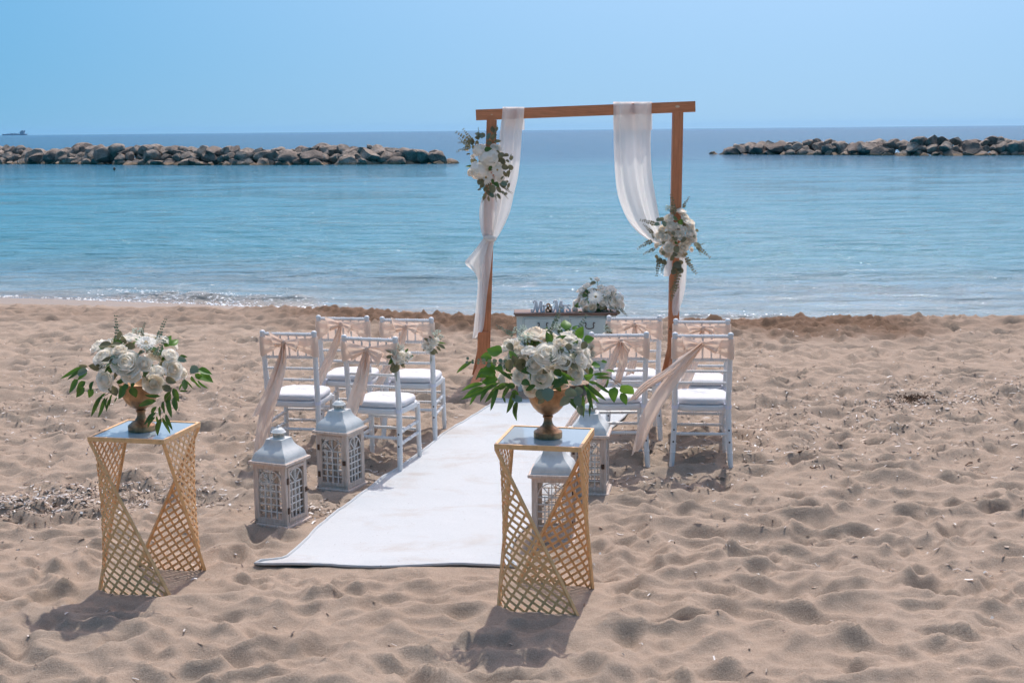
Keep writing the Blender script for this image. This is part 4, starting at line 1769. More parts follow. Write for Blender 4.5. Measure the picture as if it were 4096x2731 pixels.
for sx in (-1, 1):
    for yy in (.04, .36):
        lg_ = MB()
        lg_.tube([(sx * (bw / 2 - .03), yy, -.06), (sx * (bw / 2 - .03), yy, .06), (sx * (bw / 2 - .03), yy, .13)], [.018, .024, .028], 8)
        lg_.build('leg', M['sage'], ds)
for r in range(2):
    for sx in (-1, 1):
        cx, cz = sx * bw * .235, .592 - r * .23
        w_, h_ = bw * .41, .165
        m0 = MB()
        m0.box((cx, .0145, cz), (w_, .022, h_), bev=.004)
        dro = m0.build('drawer', M['sage'], ds)
        m1 = MB()
        for s in (-1, 1):
            m1.box((cx, .0025, cz + s * (h_ / 2 - .014)), (w_ - .03, .003, .0035))
            m1.box((cx + s * (w_ / 2 - .014), .0022, cz), (.0035, .003, h_ - .026))
        m1.build('worn_line', M['sage_line'], dro)
        hd = MB()
        pts = [(cx - .045, -.004, cz + .030), (cx - .034, -.016, cz + .034), (cx - .030, -.022, cz + .02), (cx - .036, -.024, cz + .005), (cx - .030, -.026, cz - .012), (cx - .01, -.027, cz - .017), (cx + .01, -.027, cz - .017), (cx + .030, -.026, cz - .012), (cx + .036, -.024, cz + .005), (cx + .030, -.022, cz + .02), (cx + .034, -.016, cz + .034), (cx + .045, -.004, cz + .030)]
        hd.tube(pts, .0048, 6)
        hd.build('handle', M['iron'], dro)

SIGN_Y = .115
sg_ = bpy.data.objects.new('letter_sign', None)
sg_.empty_display_size = .1
sp_ = at_y(2200, 1252, YD + SIGN_Y)
sgz = (DM @ Vector((0, SIGN_Y, zd - .003))).z
sg_.location = (sp_.x, YD + SIGN_Y, sgz)
COL.objects.link(sg_)
tag(sg_, 'cut-out wooden Mr & Mrs letters standing on the dresser', 'sign')
PXM = (YD + SIGN_Y) * 1.0 / F_SRC / 4.523 * 1.005


def letter(name, strokes, ox, mat, scale=1.0, th=.017, label=None):
    mb = MB()
    for si, st in enumerate(strokes):
        # densify with catmull
        pts = []
        for k in range(len(st) - 1):
            p0, p1, p2, p3 = st[max(k - 1, 0)], st[k], st[k + 1], st[min(k + 2, len(st) - 1)]
            for q in range(4):
                t = q / 4
                pts.append(tuple(.5 * ((2 * b) + (c - a) * t + (2 * a - 5 * b + 4 * c - d) * t * t + (3 * b - a - 3 * c + d) * t ** 3) for a, b, c, d in zip(p0, p1, p2, p3)))
        pts.append(st[-1])
        rows = []
        for k, (x, y, w) in enumerate(pts):
            a, b = pts[max(k - 1, 0)], pts[min(k + 1, len(pts) - 1)]
            dx, dy = b[0] - a[0], b[1] - a[1]
            L = math.hypot(dx, dy) or 1
            nx, ny = -dy / L * w * .66, dx / L * w * .66
            o = .0004 * si
            A = ((ox + x + nx - 720) * PXM, (215 - y - ny) * PXM)
            B = ((ox + x - nx - 720) * PXM, (215 - y + ny) * PXM)
            rows.append([(A[0], -th / 2 - o, A[1]), (B[0], -th / 2 - o, B[1]), (B[0], th / 2 + o, B[1]), (A[0], th / 2 + o, A[1])])
        mb.grid(rows, closed=True)
        n = len(rows)
        b0 = len(mb.v) - n * 4
        mb.f.append((b0, b0 + 1, b0 + 2, b0 + 3)); mb.mi.append(0)
        mb.f.append((b0 + n * 4 - 1, b0 + n * 4 - 2, b0 + n * 4 - 3, b0 + n * 4 - 4)); mb.mi.append(0)
    return mb.build(name, mat, sg_, smooth=False)


L_M = [[(42, 168, 14), (24, 160, 14), (10, 180, 15), (26, 204, 17), (52, 194, 18), (72, 140, 20), (92, 60, 24), (98, 14, 26), (72, 6, 20), (52, 22, 16), (56, 44, 13), (70, 42, 12)],
       [(98, 8, 32), (106, 70, 38), (112, 140, 38), (122, 206, 34)], [(122, 204, 20), (150, 120, 20), (186, 10, 22)], [(190, 6, 34), (188, 80, 38), (190, 160, 38), (200, 200, 30), (222, 204, 16), (232, 188, 10)]]
L_R = [[(6, 110, 14), (22, 92, 20), (32, 100, 26), (32, 160, 26), (32, 214, 26)], [(32, 130, 16), (50, 96, 16), (72, 92, 20), (80, 106, 22)]]
L_S = [[(76, 112, 16), (62, 88, 20), (38, 88, 20), (24, 112, 22), (42, 138, 24), (66, 158, 24), (76, 184, 24), (56, 210, 22), (24, 208, 20), (10, 184, 18), (22, 172, 16)]]
L_A = [[(112, 116, 20), (92, 112, 18), (104, 150, 20), (80, 196, 24), (44, 208, 26), (12, 190, 26), (14, 156, 26), (44, 132, 24), (70, 108, 22), (72, 72, 22), (48, 58, 22), (26, 74, 22), (30, 106, 22), (60, 156, 26), (92, 200, 24), (118, 204, 20)]]
letter('letter', L_M, 368, M['letter'])
letter('letter', L_R, 578, M['letter'])
letter('ampersand', L_A, 640, M['letter_tan'])
letter('letter', L_M, 735, M['letter'])
letter('letter', L_R, 930, M['letter'])
letter('letter', L_S, 1010, M['letter'])


# ================================================================== BOUQUETS
def ellipsoid_hit(px, py, C, rad, push=1.0):
    o = Vector((0, 0, CAM_H))
    d = ray(px, py)
    oo = Vector(((o[i] - C[i]) / rad[i] for i in range(3)))
    dd = Vector((d[i] / rad[i] for i in range(3)))
    a, b, c = dd.dot(dd), 2 * oo.dot(dd), oo.dot(oo) - 1
    disc = b * b - 4 * a * c
    t = (-b - math.sqrt(disc)) / (2 * a) if disc > 0 else -b / (2 * a)
    p = o + d * t
    n = Vector(((p[i] - C[i]) / (rad[i] ** 2) for i in range(3))).normalized()
    return p, n


def face_dir(n, k=.35):
    return (n + Vector((0, -.35, .8)) * k * 1.25).normalized()


def back_fill(B, C, rad, nrose, nleaf, leafs, dia, back_only=True):
    rs = B.rs
    for k in range(nrose):
        an = rs.uniform(.15, math.pi - .15)
        el = rs.uniform(-.1, 1.0)
        n = Vector((math.cos(an) * math.cos(el), math.sin(an) * math.cos(el), math.sin(el)))
        p = C + Vector((n.x * rad[0], n.y * rad[1], n.z * rad[2]))
        B.rose(p, n, dia * rs.uniform(.8, 1.1))
    for k in range(nleaf):
        an = rs.uniform(0, 2 * math.pi)
        el = rs.uniform(-.5, 1.1)
        n = Vector((math.cos(an) * math.cos(el), math.sin(an) * math.cos(el), math.sin(el)))
        p = C + Vector((n.x * rad[0], n.y * rad[1], n.z * rad[2])) * rs.uniform(.55, .78)
        tdir = (n + Vector((rs.gauss(0, .5), rs.gauss(0, .5), rs.gauss(0, .5)))).normalized()
        B.leaf(p, p + tdir * dia * rs.uniform(.6, 1.0), rs.choice(leafs), nrm=n + Vector((rs.gauss(0, .4), rs.gauss(0, .4), .3)))


def px_bunch(B, C, rad, conv, roses, leaves=(), sprigs=(), yoff=-.06):
    for it in roses:
        x, y, dia = it[0], it[1], it[2]
        kind = it[3] if len(it) > 3 else None
        px, py = conv(x, y)
        back = kind == 'back'
        p, n = ellipsoid_hit(px, py, C, rad)
        if back:
            d = (p - C)
            p = C + Vector((d.x, d.y * .2, d.z))
            kind = None
        dm = dia * conv.k * p.y / F_SRC * 1.16
        if kind == 'daisy':
            B.daisy(p, face_dir(n), dm)
        elif kind == 'hyd':
            B.hydrangea(p, face_dir(n, .1), dm)
        elif kind == 'up':
            B.rose(p, (n * .5 + Vector((.1, -.1, 1))), dm)
        elif kind == 'breath':
            B.breath(p - n * dm * .5, n * .4 + Vector((0, 0, 1)), dm)
        else:
            B.rose(p, face_dir(n, .62), dm, kind)
    for it in leaves:
        (x0, y0), (x1, y1), kd = it[0], it[1], it[2]
        dy = it[3] if len(it) > 3 else yoff
        if dy < -.13 and kd in ('olive', 'olive_round'):
            dy += .045
        a = at_y(*conv(x0, y0), C.y + dy + B.rs.uniform(-.02, .02))
        b = at_y(*conv(x1, y1), C.y + dy + B.rs.uniform(-.05, .03))
        B.leaf(a, b, kd, wid=it[4] if len(it) > 4 else 1.0)
    for it in sprigs:
        (x0, y0), (x1, y1), kd = it[0], it[1], it[2]
        dy = it[3] if len(it) > 3 else yoff
        B.sprig(at_y(*conv(x0, y0), C.y + dy), at_y(*conv(x1, y1), C.y + dy - .01), kd)


class Conv:
    def __init__(self, ox, oy, s):
        self.o, self.s, self.k = (ox, oy), s, 1.0 / s

    def __call__(self, x, y):
        return (self.o[0] + x / self.s, self.o[1] + y / self.s)


# --- bouquet in the urn on open sand
c1 = Conv(200, 1250, 2.851)
u = URN_POS[0]
C1 = at_y(*c1(1010, 575), u.y)
R1_ = (.235, .20, .150)
B1 = Bunch('bouquet', 'white rose bouquet with a daisy in the urn away from the carpet', 'bouquet', (u.x, u.y, u.z + .2), 'rose bouquets in urns', 5)
px_bunch(B1, C1, R1_, c1,
         [(545, 350, 205), (590, 480, 225, 0), (780, 410, 175, 3), (915, 255, 200, 'up'), (860, 560, 290, 2), (1070, 570, 175, 3), (920, 700, 200, 0), (600, 770, 230, 0), (1185, 815, 235, 3), (1240, 635, 180, 'up'), (1380, 460, 200, 1), (1415, 640, 225, 0),
          (1555, 680, 165, 'back'), (475, 630, 150, 'back'), (1095, 350, 215, 'daisy'), (560, 870, 160, 'back'), (1045, 830, 120, 'back'), (1110, 440, 90, 'breath'), (990, 215, 90, 'breath'), (780, 700, 80, 'breath'), (690, 640, 130, 'back'), (1230, 320, 120, 'back')],
         [((1300, 390), (1390, 255), 'broad', .0, 1.25), ((1370, 380), (1460, 285), 'broad', .0, 1.3), ((1250, 340), (1160, 300), 'broad', .02, 1.5),
          ((1640, 660), (1730, 650), 'broad', .0), ((1700, 640), (1835, 690), 'broad', -.02), ((1720, 690), (1840, 760), 'broad', -.02, 1.2), ((1650, 700), (1770, 760), 'broad', -.04), ((1620, 720), (1640, 810), 'oval'), ((1640, 770), (1740, 870), 'lance_bright', -.1), ((1560, 770), (1620, 880), 'lance', -.1), ((1680, 770), (1790, 865), 'lance_bright', -.1), ((1600, 640), (1680, 660), 'round'),
          ((430, 690), (300, 750), 'broad', -.05, 1.2), ((420, 640), (105, 715), 'lance_bright', .0, 1.1), ((400, 660), (190, 735), 'lance', -.02, 1.2), ((430, 670), (300, 690), 'round', -.06, .8), ((330, 770), (190, 900), 'broad_dark', -.04, 1.1), ((410, 790), (285, 890), 'broad_dark', -.06), ((500, 780), (445, 890), 'oval', -.12), ((400, 860), (285, 960), 'broad_dark', -.06, 1.2), ((500, 880), (425, 965), 'broad', -.1, 1.5),
          ((700, 830), (750, 930), 'olive', -.16, 1.5), ((870, 850), (755, 970), 'broad_dark', -.18, 1.4), ((900, 830), (800, 890), 'broad_dark', -.2, 1.3), ((930, 850), (980, 975), 'broad_dark', -.19, 1.4), ((960, 800), (930, 860), 'broad_dark', -.2, 1.4), ((850, 790), (750, 770), 'broad_dark', -.17, 1.5), ((1280, 830), (1390, 890), 'olive', -.16, 1.6), ((1270, 790), (1250, 690), 'olive', -.15, 1.2), ((1080, 700), (1080, 800), 'olive', -.18, 1.5), ((1000, 580), (1080, 640), 'olive', -.2, 1.7), ((850, 380), (955, 400), 'olive', -.08, 1.5), ((830, 260), (850, 360), 'olive', -.08, 1.5), ((720, 490), (830, 470), 'olive', -.17, 1.2), ((570, 370), (680, 350), 'olive', -.1, 1.3), ((690, 520), (730, 490), 'round', -.2), ((1320, 740), (1420, 790), 'olive', -.17, 1.1), ((430, 620), (330, 600), 'olive', -.02, .8), ((1480, 500), (1550, 500), 'broad_dark', -.05), ((1460, 520), (1540, 545), 'round', -.06, .7),
          ((600, 950), (455, 1185), 'lance', -.14, 1.1), ((640, 970), (540, 1190), 'lance', -.14, 1.1), ((660, 960), (620, 1100), 'lance', -.14, 1.1), ((710, 970), (610, 1130), 'lance', -.13), ((640, 920), (505, 1050), 'lance_bright', -.12), ((760, 960), (740, 1040), 'lance', -.13), ((720, 930), (650, 1070), 'lance', -.12),
          ((1260, 965), (1065, 930), 'lance', -.2, 1.2), ((1220, 1020), (975, 1060), 'lance', -.2, 1.5), ((1380, 900), (1310, 1045), 'oval', -.18, 1.05), ((1400, 860), (1485, 1020), 'broad_dark', -.15, .8), ((1420, 960), (1435, 1110), 'oval', -.16, .8), ((1370, 990), (1360, 1180), 'lance', -.18, 1.6), ((1300, 1010), (1290, 1150), 'lance', -.2, 1.6), ((1215, 1070), (1150, 1180), 'lance', -.2, 2.0), ((1260, 1070), (1225, 1180), 'lance', -.2, 2.0), ((1215, 1150), (1070, 1250), 'lance', -.21, 1.6), ((1200, 1190), (1085, 1320), 'lance', -.21, 1.6), ((1270, 1200), (1220, 1420), 'lance', -.22, 1.5), ((1300, 1190), (1335, 1400), 'lance', -.22, 1.4), ((1330, 1150), (1385, 1340), 'lance', -.21, 1.3), ((1230, 1180), (1205, 1290), 'lance_bright', -.2, 1.6), ((1480, 890), (1555, 885), 'lance', -.1), ((1520, 800), (1460, 900), 'lance', -.12), ((1540, 760), (1530, 870), 'oval', -.12)],
         [((775, 340), (765, 40), 'euc', .02), ((1050, 280), (1062, 115), 'euc', .05), ((1230, 340), (1287, 70), 'euc', .03), ((1190, 510), (1310, 260), 'euc', -.14)])
B1.stem([at_y(*c1(1390, 850), C1.y - .16), at_y(*c1(1370, 930), C1.y - .19), at_y(*c1(1270, 1050), C1.y - .2), at_y(*c1(1260, 1200), C1.y - .21)])
B1.stem([at_y(*c1(1600, 700), C1.y - .03), at_y(*c1(1700, 645), C1.y - .02)])
B1.stem([at_y(*c1(700, 900), C1.y - .1), at_y(*c1(600, 960), C1.y - .14)])
back_fill(B1, C1, R1_, 12, 70, ['broad_dark', 'oval', 'olive', 'broad'], .085)

# --- bouquet in the urn at the carpet
c2 = Conv(1800, 1230, 2.614)
u = URN_POS[1]
C2 = at_y(*c2(1015, 560), u.y)
R2_ = (.205, .19, .165)
B2 = Bunch('bouquet', 'white rose bouquet with bright leaf sprays in the urn at the carpet', 'bouquet', (u.x, u.y, u.z + .2), 'rose bouquets in urns', 9)
px_bunch(B2, C2, R2_, c2,
         [(890, 235, 280, 'up'), (590, 365, 205, 1), (835, 425, 185, 'up'), (1020, 460, 245, 2), (1160, 350, 140), (1235, 270, 165, 'up'), (1310, 370, 205), (870, 590, 165, 3), (1180, 545, 190, 0), (1365, 530, 200, 0), (1475, 570, 140, 'back'), (1330, 695, 190, 0), (720, 715, 170, 0), (955, 740, 215, 0), (840, 860, 185, 3), (545, 575, 165, 'back'), (680, 490, 180, 'back'), (515, 765, 140, 'back'), (1070, 690, 150, 'back'), (1190, 660, 130, 'back'), (790, 540, 110, 'back'), (1080, 830, 130, 'back'),
          (720, 250, 110, 'breath'), (745, 350, 130, 'breath'), (1150, 215, 110, 'breath'), (820, 330, 90, 'breath')],
         [((540, 480), (385, 415), 'broad', -.02, 1.6), ((440, 530), (300, 515), 'broad', .0, 1.3), ((470, 580), (380, 660), 'broad', -.02, 1.5), ((480, 680), (325, 665), 'broad', -.04, 1.4), ((500, 760), (325, 760), 'broad', -.04, 1.4), ((450, 640), (310, 710), 'broad', -.0, 1.1), ((440, 700), (360, 810), 'broad', -.02, 1.1), ((550, 660), (460, 620), 'broad', -.08, 1.4),
          ((1200, 230), (1205, 110), 'broad', .0, 1.8), ((1330, 310), (1395, 215), 'broad', -.04, 1.5), ((1395, 330), (1510, 320), 'broad', -.05, 1.7), ((1280, 230), (1330, 180), 'broad', .02, 1.3), ((1480, 600), (1585, 590), 'broad', -.08, 1.3), ((1400, 730), (1485, 710), 'broad', -.14, 1.2), ((1230, 400), (1260, 430), 'olive', -.18, 2.0), ((1200, 410), (1270, 390), 'olive', -.17, 1.8), ((1430, 360), (1390, 430), 'olive', -.15, 1.7), ((1260, 560), (1170, 610), 'olive', -.2, 1.7), ((1270, 480), (1300, 520), 'olive', -.19, 1.4), ((600, 370), (660, 430), 'olive', -.12, 1.6), ((1270, 580), (1330, 630), 'olive', -.19, 1.2), ((1110, 480), (1190, 430), 'olive', -.18, 1.2),
          ((720, 610), (660, 500), 'olive', -.17, 1.2), ((790, 610), (700, 590), 'olive_round', -.16), ((600, 640), (640, 560), 'olive_round', -.1), ((1170, 660), (1300, 780), 'lance_bright', -.22, 1.8), ((1100, 640), (1160, 730), 'broad_dark', -.2, 1.6), ((1170, 720), (1230, 790), 'broad_dark', -.2, 1.5), ((760, 760), (820, 810), 'broad_dark', -.18, 1.4), ((600, 620), (630, 690), 'broad_dark', -.1, 1.3), ((1470, 620), (1480, 740), 'broad_dark', -.1, .9), ((1150, 760), (1060, 800), 'broad_dark', -.2, 1.2),
          ((530, 800), (105, 930), 'lance_bright', -.1, .8), ((360, 790), (100, 870), 'lance_bright', -.1, 1.0), ((350, 830), (110, 935), 'lance_bright', -.1, 1.0), ((330, 850), (190, 1000), 'lance_bright', -.11, 1.3), ((420, 830), (310, 970), 'lance', -.11, 1.5), ((560, 820), (340, 970), 'lance', -.12, 1.3), ((520, 850), (410, 1050), 'lance', -.12, 1.2), ((610, 790), (480, 860), 'oval', -.15, .9), ((640, 820), (530, 950), 'lance', -.15, 1.6), ((640, 760), (500, 640), 'lance', -.12, 1.2), ((680, 830), (600, 800), 'oval', -.16), ((560, 920), (590, 1010), 'lance', -.13, 1.3), ((700, 880), (555, 1100), 'lance', -.15, 1.3), ((700, 980), (665, 1140), 'lance', -.15, 1.6), ((710, 990), (670, 1215), 'lance', -.15, 1.2), ((640, 880), (730, 910), 'broad', -.15, 1.2), ((660, 930), (740, 970), 'round', -.15, .8), ((230, 560), (75, 690), 'lance', .0, 1.2), ((350, 640), (240, 740), 'lance', -.03, 1.5),
          ((1440, 760), (1570, 800), 'lance_bright', -.13, 1.3), ((1500, 690), (1650, 700), 'lance_bright', -.1, 1.3), ((1520, 720), (1690, 740), 'lance_bright', -.1, 1.3), ((1450, 790), (1620, 980), 'lance', -.15, 1.2), ((1510, 790), (1700, 880), 'lance', -.14, 1.2), ((1400, 800), (1570, 1000), 'lance_bright', -.16, 1.1), ((1440, 850), (1510, 1060), 'lance', -.17, 1.3), ((1640, 650), (1700, 660), 'lance_bright', -.08, 1.5), ((1580, 560), (1650, 565), 'broad', -.06), ((1550, 640), (1590, 680), 'round', -.08), ((1720, 830), (1715, 985), 'broad', -.14, 1.35), ((1800, 800), (1915, 935), 'broad', -.14, 1.3), ((1790, 890), (1850, 1020), 'broad', -.14, 1.3), ((1660, 740), (1640, 840), 'lance', -.1, 1.5), ((1400, 900), (1400, 1170), 'lance', -.18, .9), ((1470, 960), (1470, 1140), 'lance', -.18, .8),
          ((970, 850), (930, 960), 'round', -.21, 1.1), ((1040, 840), (1020, 965), 'round', -.21, 1.1), ((1260, 830), (1270, 955), 'round', -.21, 1.05), ((1190, 920), (1220, 1040), 'round', -.2, 1.0), ((1350, 920), (1330, 1030), 'round', -.19, 1.0), ((1390, 1020), (1350, 1125), 'round', -.18, 1.0), ((1310, 830), (1380, 920), 'round', -.19, .9), ((950, 930), (960, 1015), 'olive_round', -.2, 1.0), ((1270, 950), (1310, 1050), 'broad_dark', -.19, 1.1), ((900, 820), (780, 850), 'oval', -.21, 1.0), ((1200, 770), (1070, 820), 'broad_dark', -.2, 1.3), ((1130, 810), (1150, 890), 'broad_dark', -.2, 1.3)],
         [((1030, 290), (1175, 10), 'euc', .02), ((1070, 240), (1110, 60), 'euc', .03), ((1280, 300), (1440, 90), 'euc', -.02), ((720, 590), (185, 530), 'euc', -.06), ((680, 290), (480, 210), 'euc', .06), ((1060, 580), (1060, 430), 'euc', -.22)])
for pts in (((1560, 720), (1680, 730), (1780, 830)), ((1680, 740), (1800, 800)), ((560, 820), (420, 820), (330, 850)), ((1430, 900), (1400, 1020)), ((700, 900), (710, 1000))):
    B2.stem([at_y(*c2(*p), C2.y - .12) for p in pts])
back_fill(B2, C2, R2_, 12, 75, ['broad_dark', 'oval', 'olive', 'broad'], .085)

# --- bouquet on the dresser
c3 = Conv(2040, 1060, 4.523)
C3 = at_y(*c3(1600, 640), YD + .19)
B3 = Bunch('bouquet', 'white rose and daisy bouquet standing on the sage dresser', 'bouquet', (C3.x, C3.y, (DM @ Vector((0, .19, zd))).z - .003), None, 13)
px_bunch(B3, C3, (.195, .15, .135), c3,
         [(1390, 345, 160), (1285, 425, 175, 2), (1480, 440, 130, 1), (1650, 375, 150, 'up'), (1745, 470, 160, 0), (1840, 390, 220, 'back'), (1880, 500, 110, 'bud'), (1550, 585, 260, 'daisy'), (1690, 660, 150, 0), (1880, 660, 270, 2), (1305, 675, 170, 1), (1160, 670, 180), (1480, 770, 160, 3), (1375, 815, 165, 3), (1150, 800, 170), (2040, 700, 190, 'back'), (1970, 600, 170, 'hyd'), (1310, 545, 140, 'back'), (1590, 480, 120, 'back')],
         [((1450, 340), (1540, 320), 'olive_round', -.02), ((1300, 540), (1420, 560), 'broad_dark', -.1, 1.4), ((1600, 740), (1560, 660), 'broad_dark', -.1, 1.3), ((1180, 760), (1230, 690), 'broad_dark', -.1, 1.3), ((1720, 720), (1640, 790), 'olive_round', -.13), ((1650, 860), (1740, 870), 'olive_round', -.15), ((1720, 830), (1810, 870), 'olive_round', -.15), ((1790, 850), (1880, 870), 'olive_round', -.15), ((1790, 780), (1850, 820), 'olive_round', -.14), ((1690, 740), (1740, 820), 'olive_round', -.14), ((1250, 830), (1300, 880), 'broad_dark', -.1, 1.5), ((1580, 800), (1650, 850), 'broad_dark', -.1, 1.5), ((1490, 290), (1460, 225), 'oval', .02, .6), ((1850, 870), (1860, 950), 'olive_round', -.17), ((1920, 830), (1990, 880), 'olive_round', -.14)],
         [((1960, 760), (2110, 925), 'olive', -.1), ((1900, 740), (1950, 860), 'olive', -.14), ((1740, 900), (1740, 1020), 'olive', -.19)])
top_ = at_y(*c3(1575, 240), C3.y)
B3.rose(top_, (.1, -.2, 1), .062, 1)
B3.stem([top_ - Vector((0, 0, .01)), at_y(*c3(1590, 400), C3.y - .02)], .0025, 'stem_green')
back_fill(B3, C3, (.185, .14, .125), 9, 50, ['broad_dark', 'oval', 'olive'], .075)
vb = MB()
vb.lathe([(.05, 0), (.06, .01), (.07, .05), (.075, .09), (.06, .092), (.02, .06)], 20)
vb.build('pot', M['letter'], B3.e)

# --- swags on the arch
c4 = Conv(1820, 500, 4.75)
C4 = at_y(*c4(640, 760), YA - .06)
B4 = Bunch('flower_swag', 'high swag of white hydrangeas and olive eucalyptus on an arch post', 'flower swag', C4, 'flower swags on the arch', 17)
rad4 = (.20, .12, .24)
px_bunch(B4, C4, rad4, c4,
         [(775, 420, 190, 0), (330, 580, 160, 'bud'), (660, 640, 330, 'hyd'), (480, 480, 240, 'hyd'), (440, 880, 320, 'hyd'), (800, 860, 230, 'daisy'), (590, 1000, 250, 'daisy'), (275, 890, 165, 1), (480, 610, 120, 'bud'), (700, 900, 150, 'breath'), (560, 780, 220, 'back'), (850, 1000, 160, 'hyd')],
         [((470, 250), (400, 130), 'round', -.05), ((560, 240), (480, 150), 'olive_round', -.06), ((460, 280), (380, 220), 'olive_round', -.05), ((500, 260), (500, 170), 'round', -.08), ((440, 300), (400, 400), 'olive_round', -.06), ((620, 290), (650, 130), 'round', -.1, .6), ((700, 290), (730, 180), 'olive_round', -.1), ((740, 320), (860, 290), 'olive', -.1), ((600, 330), (700, 350), 'olive_round', -.08), ((560, 460), (690, 450), 'broad_dark', -.15, 1.5), ((380, 460), (340, 390), 'olive_round', -.06), ((290, 560), (210, 550), 'olive', -.06), ((320, 640), (310, 700), 'olive', -.06, 1.3), ((330, 810), (205, 770), 'broad_dark', -.08), ((300, 420), (210, 360), 'olive', -.04), ((260, 480), (190, 470), 'olive_round', -.04),
          ((840, 640), (900, 510), 'olive_round', -.14), ((900, 600), (1000, 560), 'olive_round', -.14), ((850, 640), (960, 740), 'olive_round', -.15), ((960, 680), (1040, 700), 'olive_round', -.13), ((1040, 660), (1100, 600), 'olive_round', -.1), ((900, 760), (1000, 840), 'olive_round', -.13), ((1020, 760), (1090, 860), 'olive_round', -.12), ((1040, 850), (1000, 990), 'olive', -.12, 1.2), ((930, 870), (970, 990), 'olive', -.12), ((870, 1040), (910, 970), 'olive', -.13), ((700, 780), (640, 880), 'broad_dark', -.16, 1.2), ((780, 480), (870, 540), 'olive', -.13),
          ((530, 1030), (440, 1110), 'olive_round', -.13), ((560, 1110), (470, 1180), 'olive', -.12, 1.4), ((620, 1050), (640, 1180), 'olive_round', -.15), ((680, 1040), (770, 1130), 'broad_dark', -.15, 1.6), ((760, 1080), (840, 1180), 'broad_dark', -.14, 1.5), ((880, 1080), (980, 1140), 'round', -.13), ((860, 1100), (940, 1190), 'olive_round', -.14), ((780, 1180), (880, 1270), 'olive_round', -.14), ((700, 1140), (720, 1280), 'olive_round', -.15), ((620, 1180), (560, 1250), 'olive_round', -.14), ((600, 1250), (680, 1340), 'olive_round', -.14), ((680, 1290), (720, 1370), 'round', -.13), ((500, 1220), (430, 1230), 'olive', -.1), ((570, 1300), (560, 1380), 'olive_round', -.13), ((840, 1280), (930, 1260), 'olive', -.13), ((920, 1330), (1010, 1280), 'olive', -.12), ((1040, 1100), (1000, 1200), 'olive', -.1), ((960, 1060), (1000, 1080), 'olive_round', -.1), ((560, 1340), (520, 1440), 'olive', -.12), ((640, 1350), (640, 1460), 'olive', -.12), ((800, 1300), (870, 1400), 'olive', -.12),
          ((740, 160), (700, 20), 'olive', -.06, 1.3), ((770, 140), (800, 20), 'olive', -.06)],
         [((400, 380), (20, 150), 'olive', -.04), ((370, 350), (150, 90), 'olive', -.04), ((320, 420), (30, 490), 'olive', -.04), ((330, 330), (60, 320), 'olive', -.03), ((450, 230), (440, 50), 'olive', -.05), ((300, 440), (70, 260), 'olive', -.05), ((600, 1330), (510, 1470), 'olive', -.12), ((770, 1300), (780, 1460), 'olive', -.12), ((900, 1130), (1070, 1310), 'olive', -.11), ((890, 1250), (1010, 1400), 'olive', -.12), ((740, 260), (790, 10), 'olive', -.07), ((1000, 940), (1090, 880), 'olive', -.1), ((1040, 600), (1090, 540), 'olive', -.08)])
back_fill(B4, C4 + Vector((0, .03, 0)), (.17, .12, .22), 4, 45, ['olive', 'olive_round', 'broad_dark'], .08)

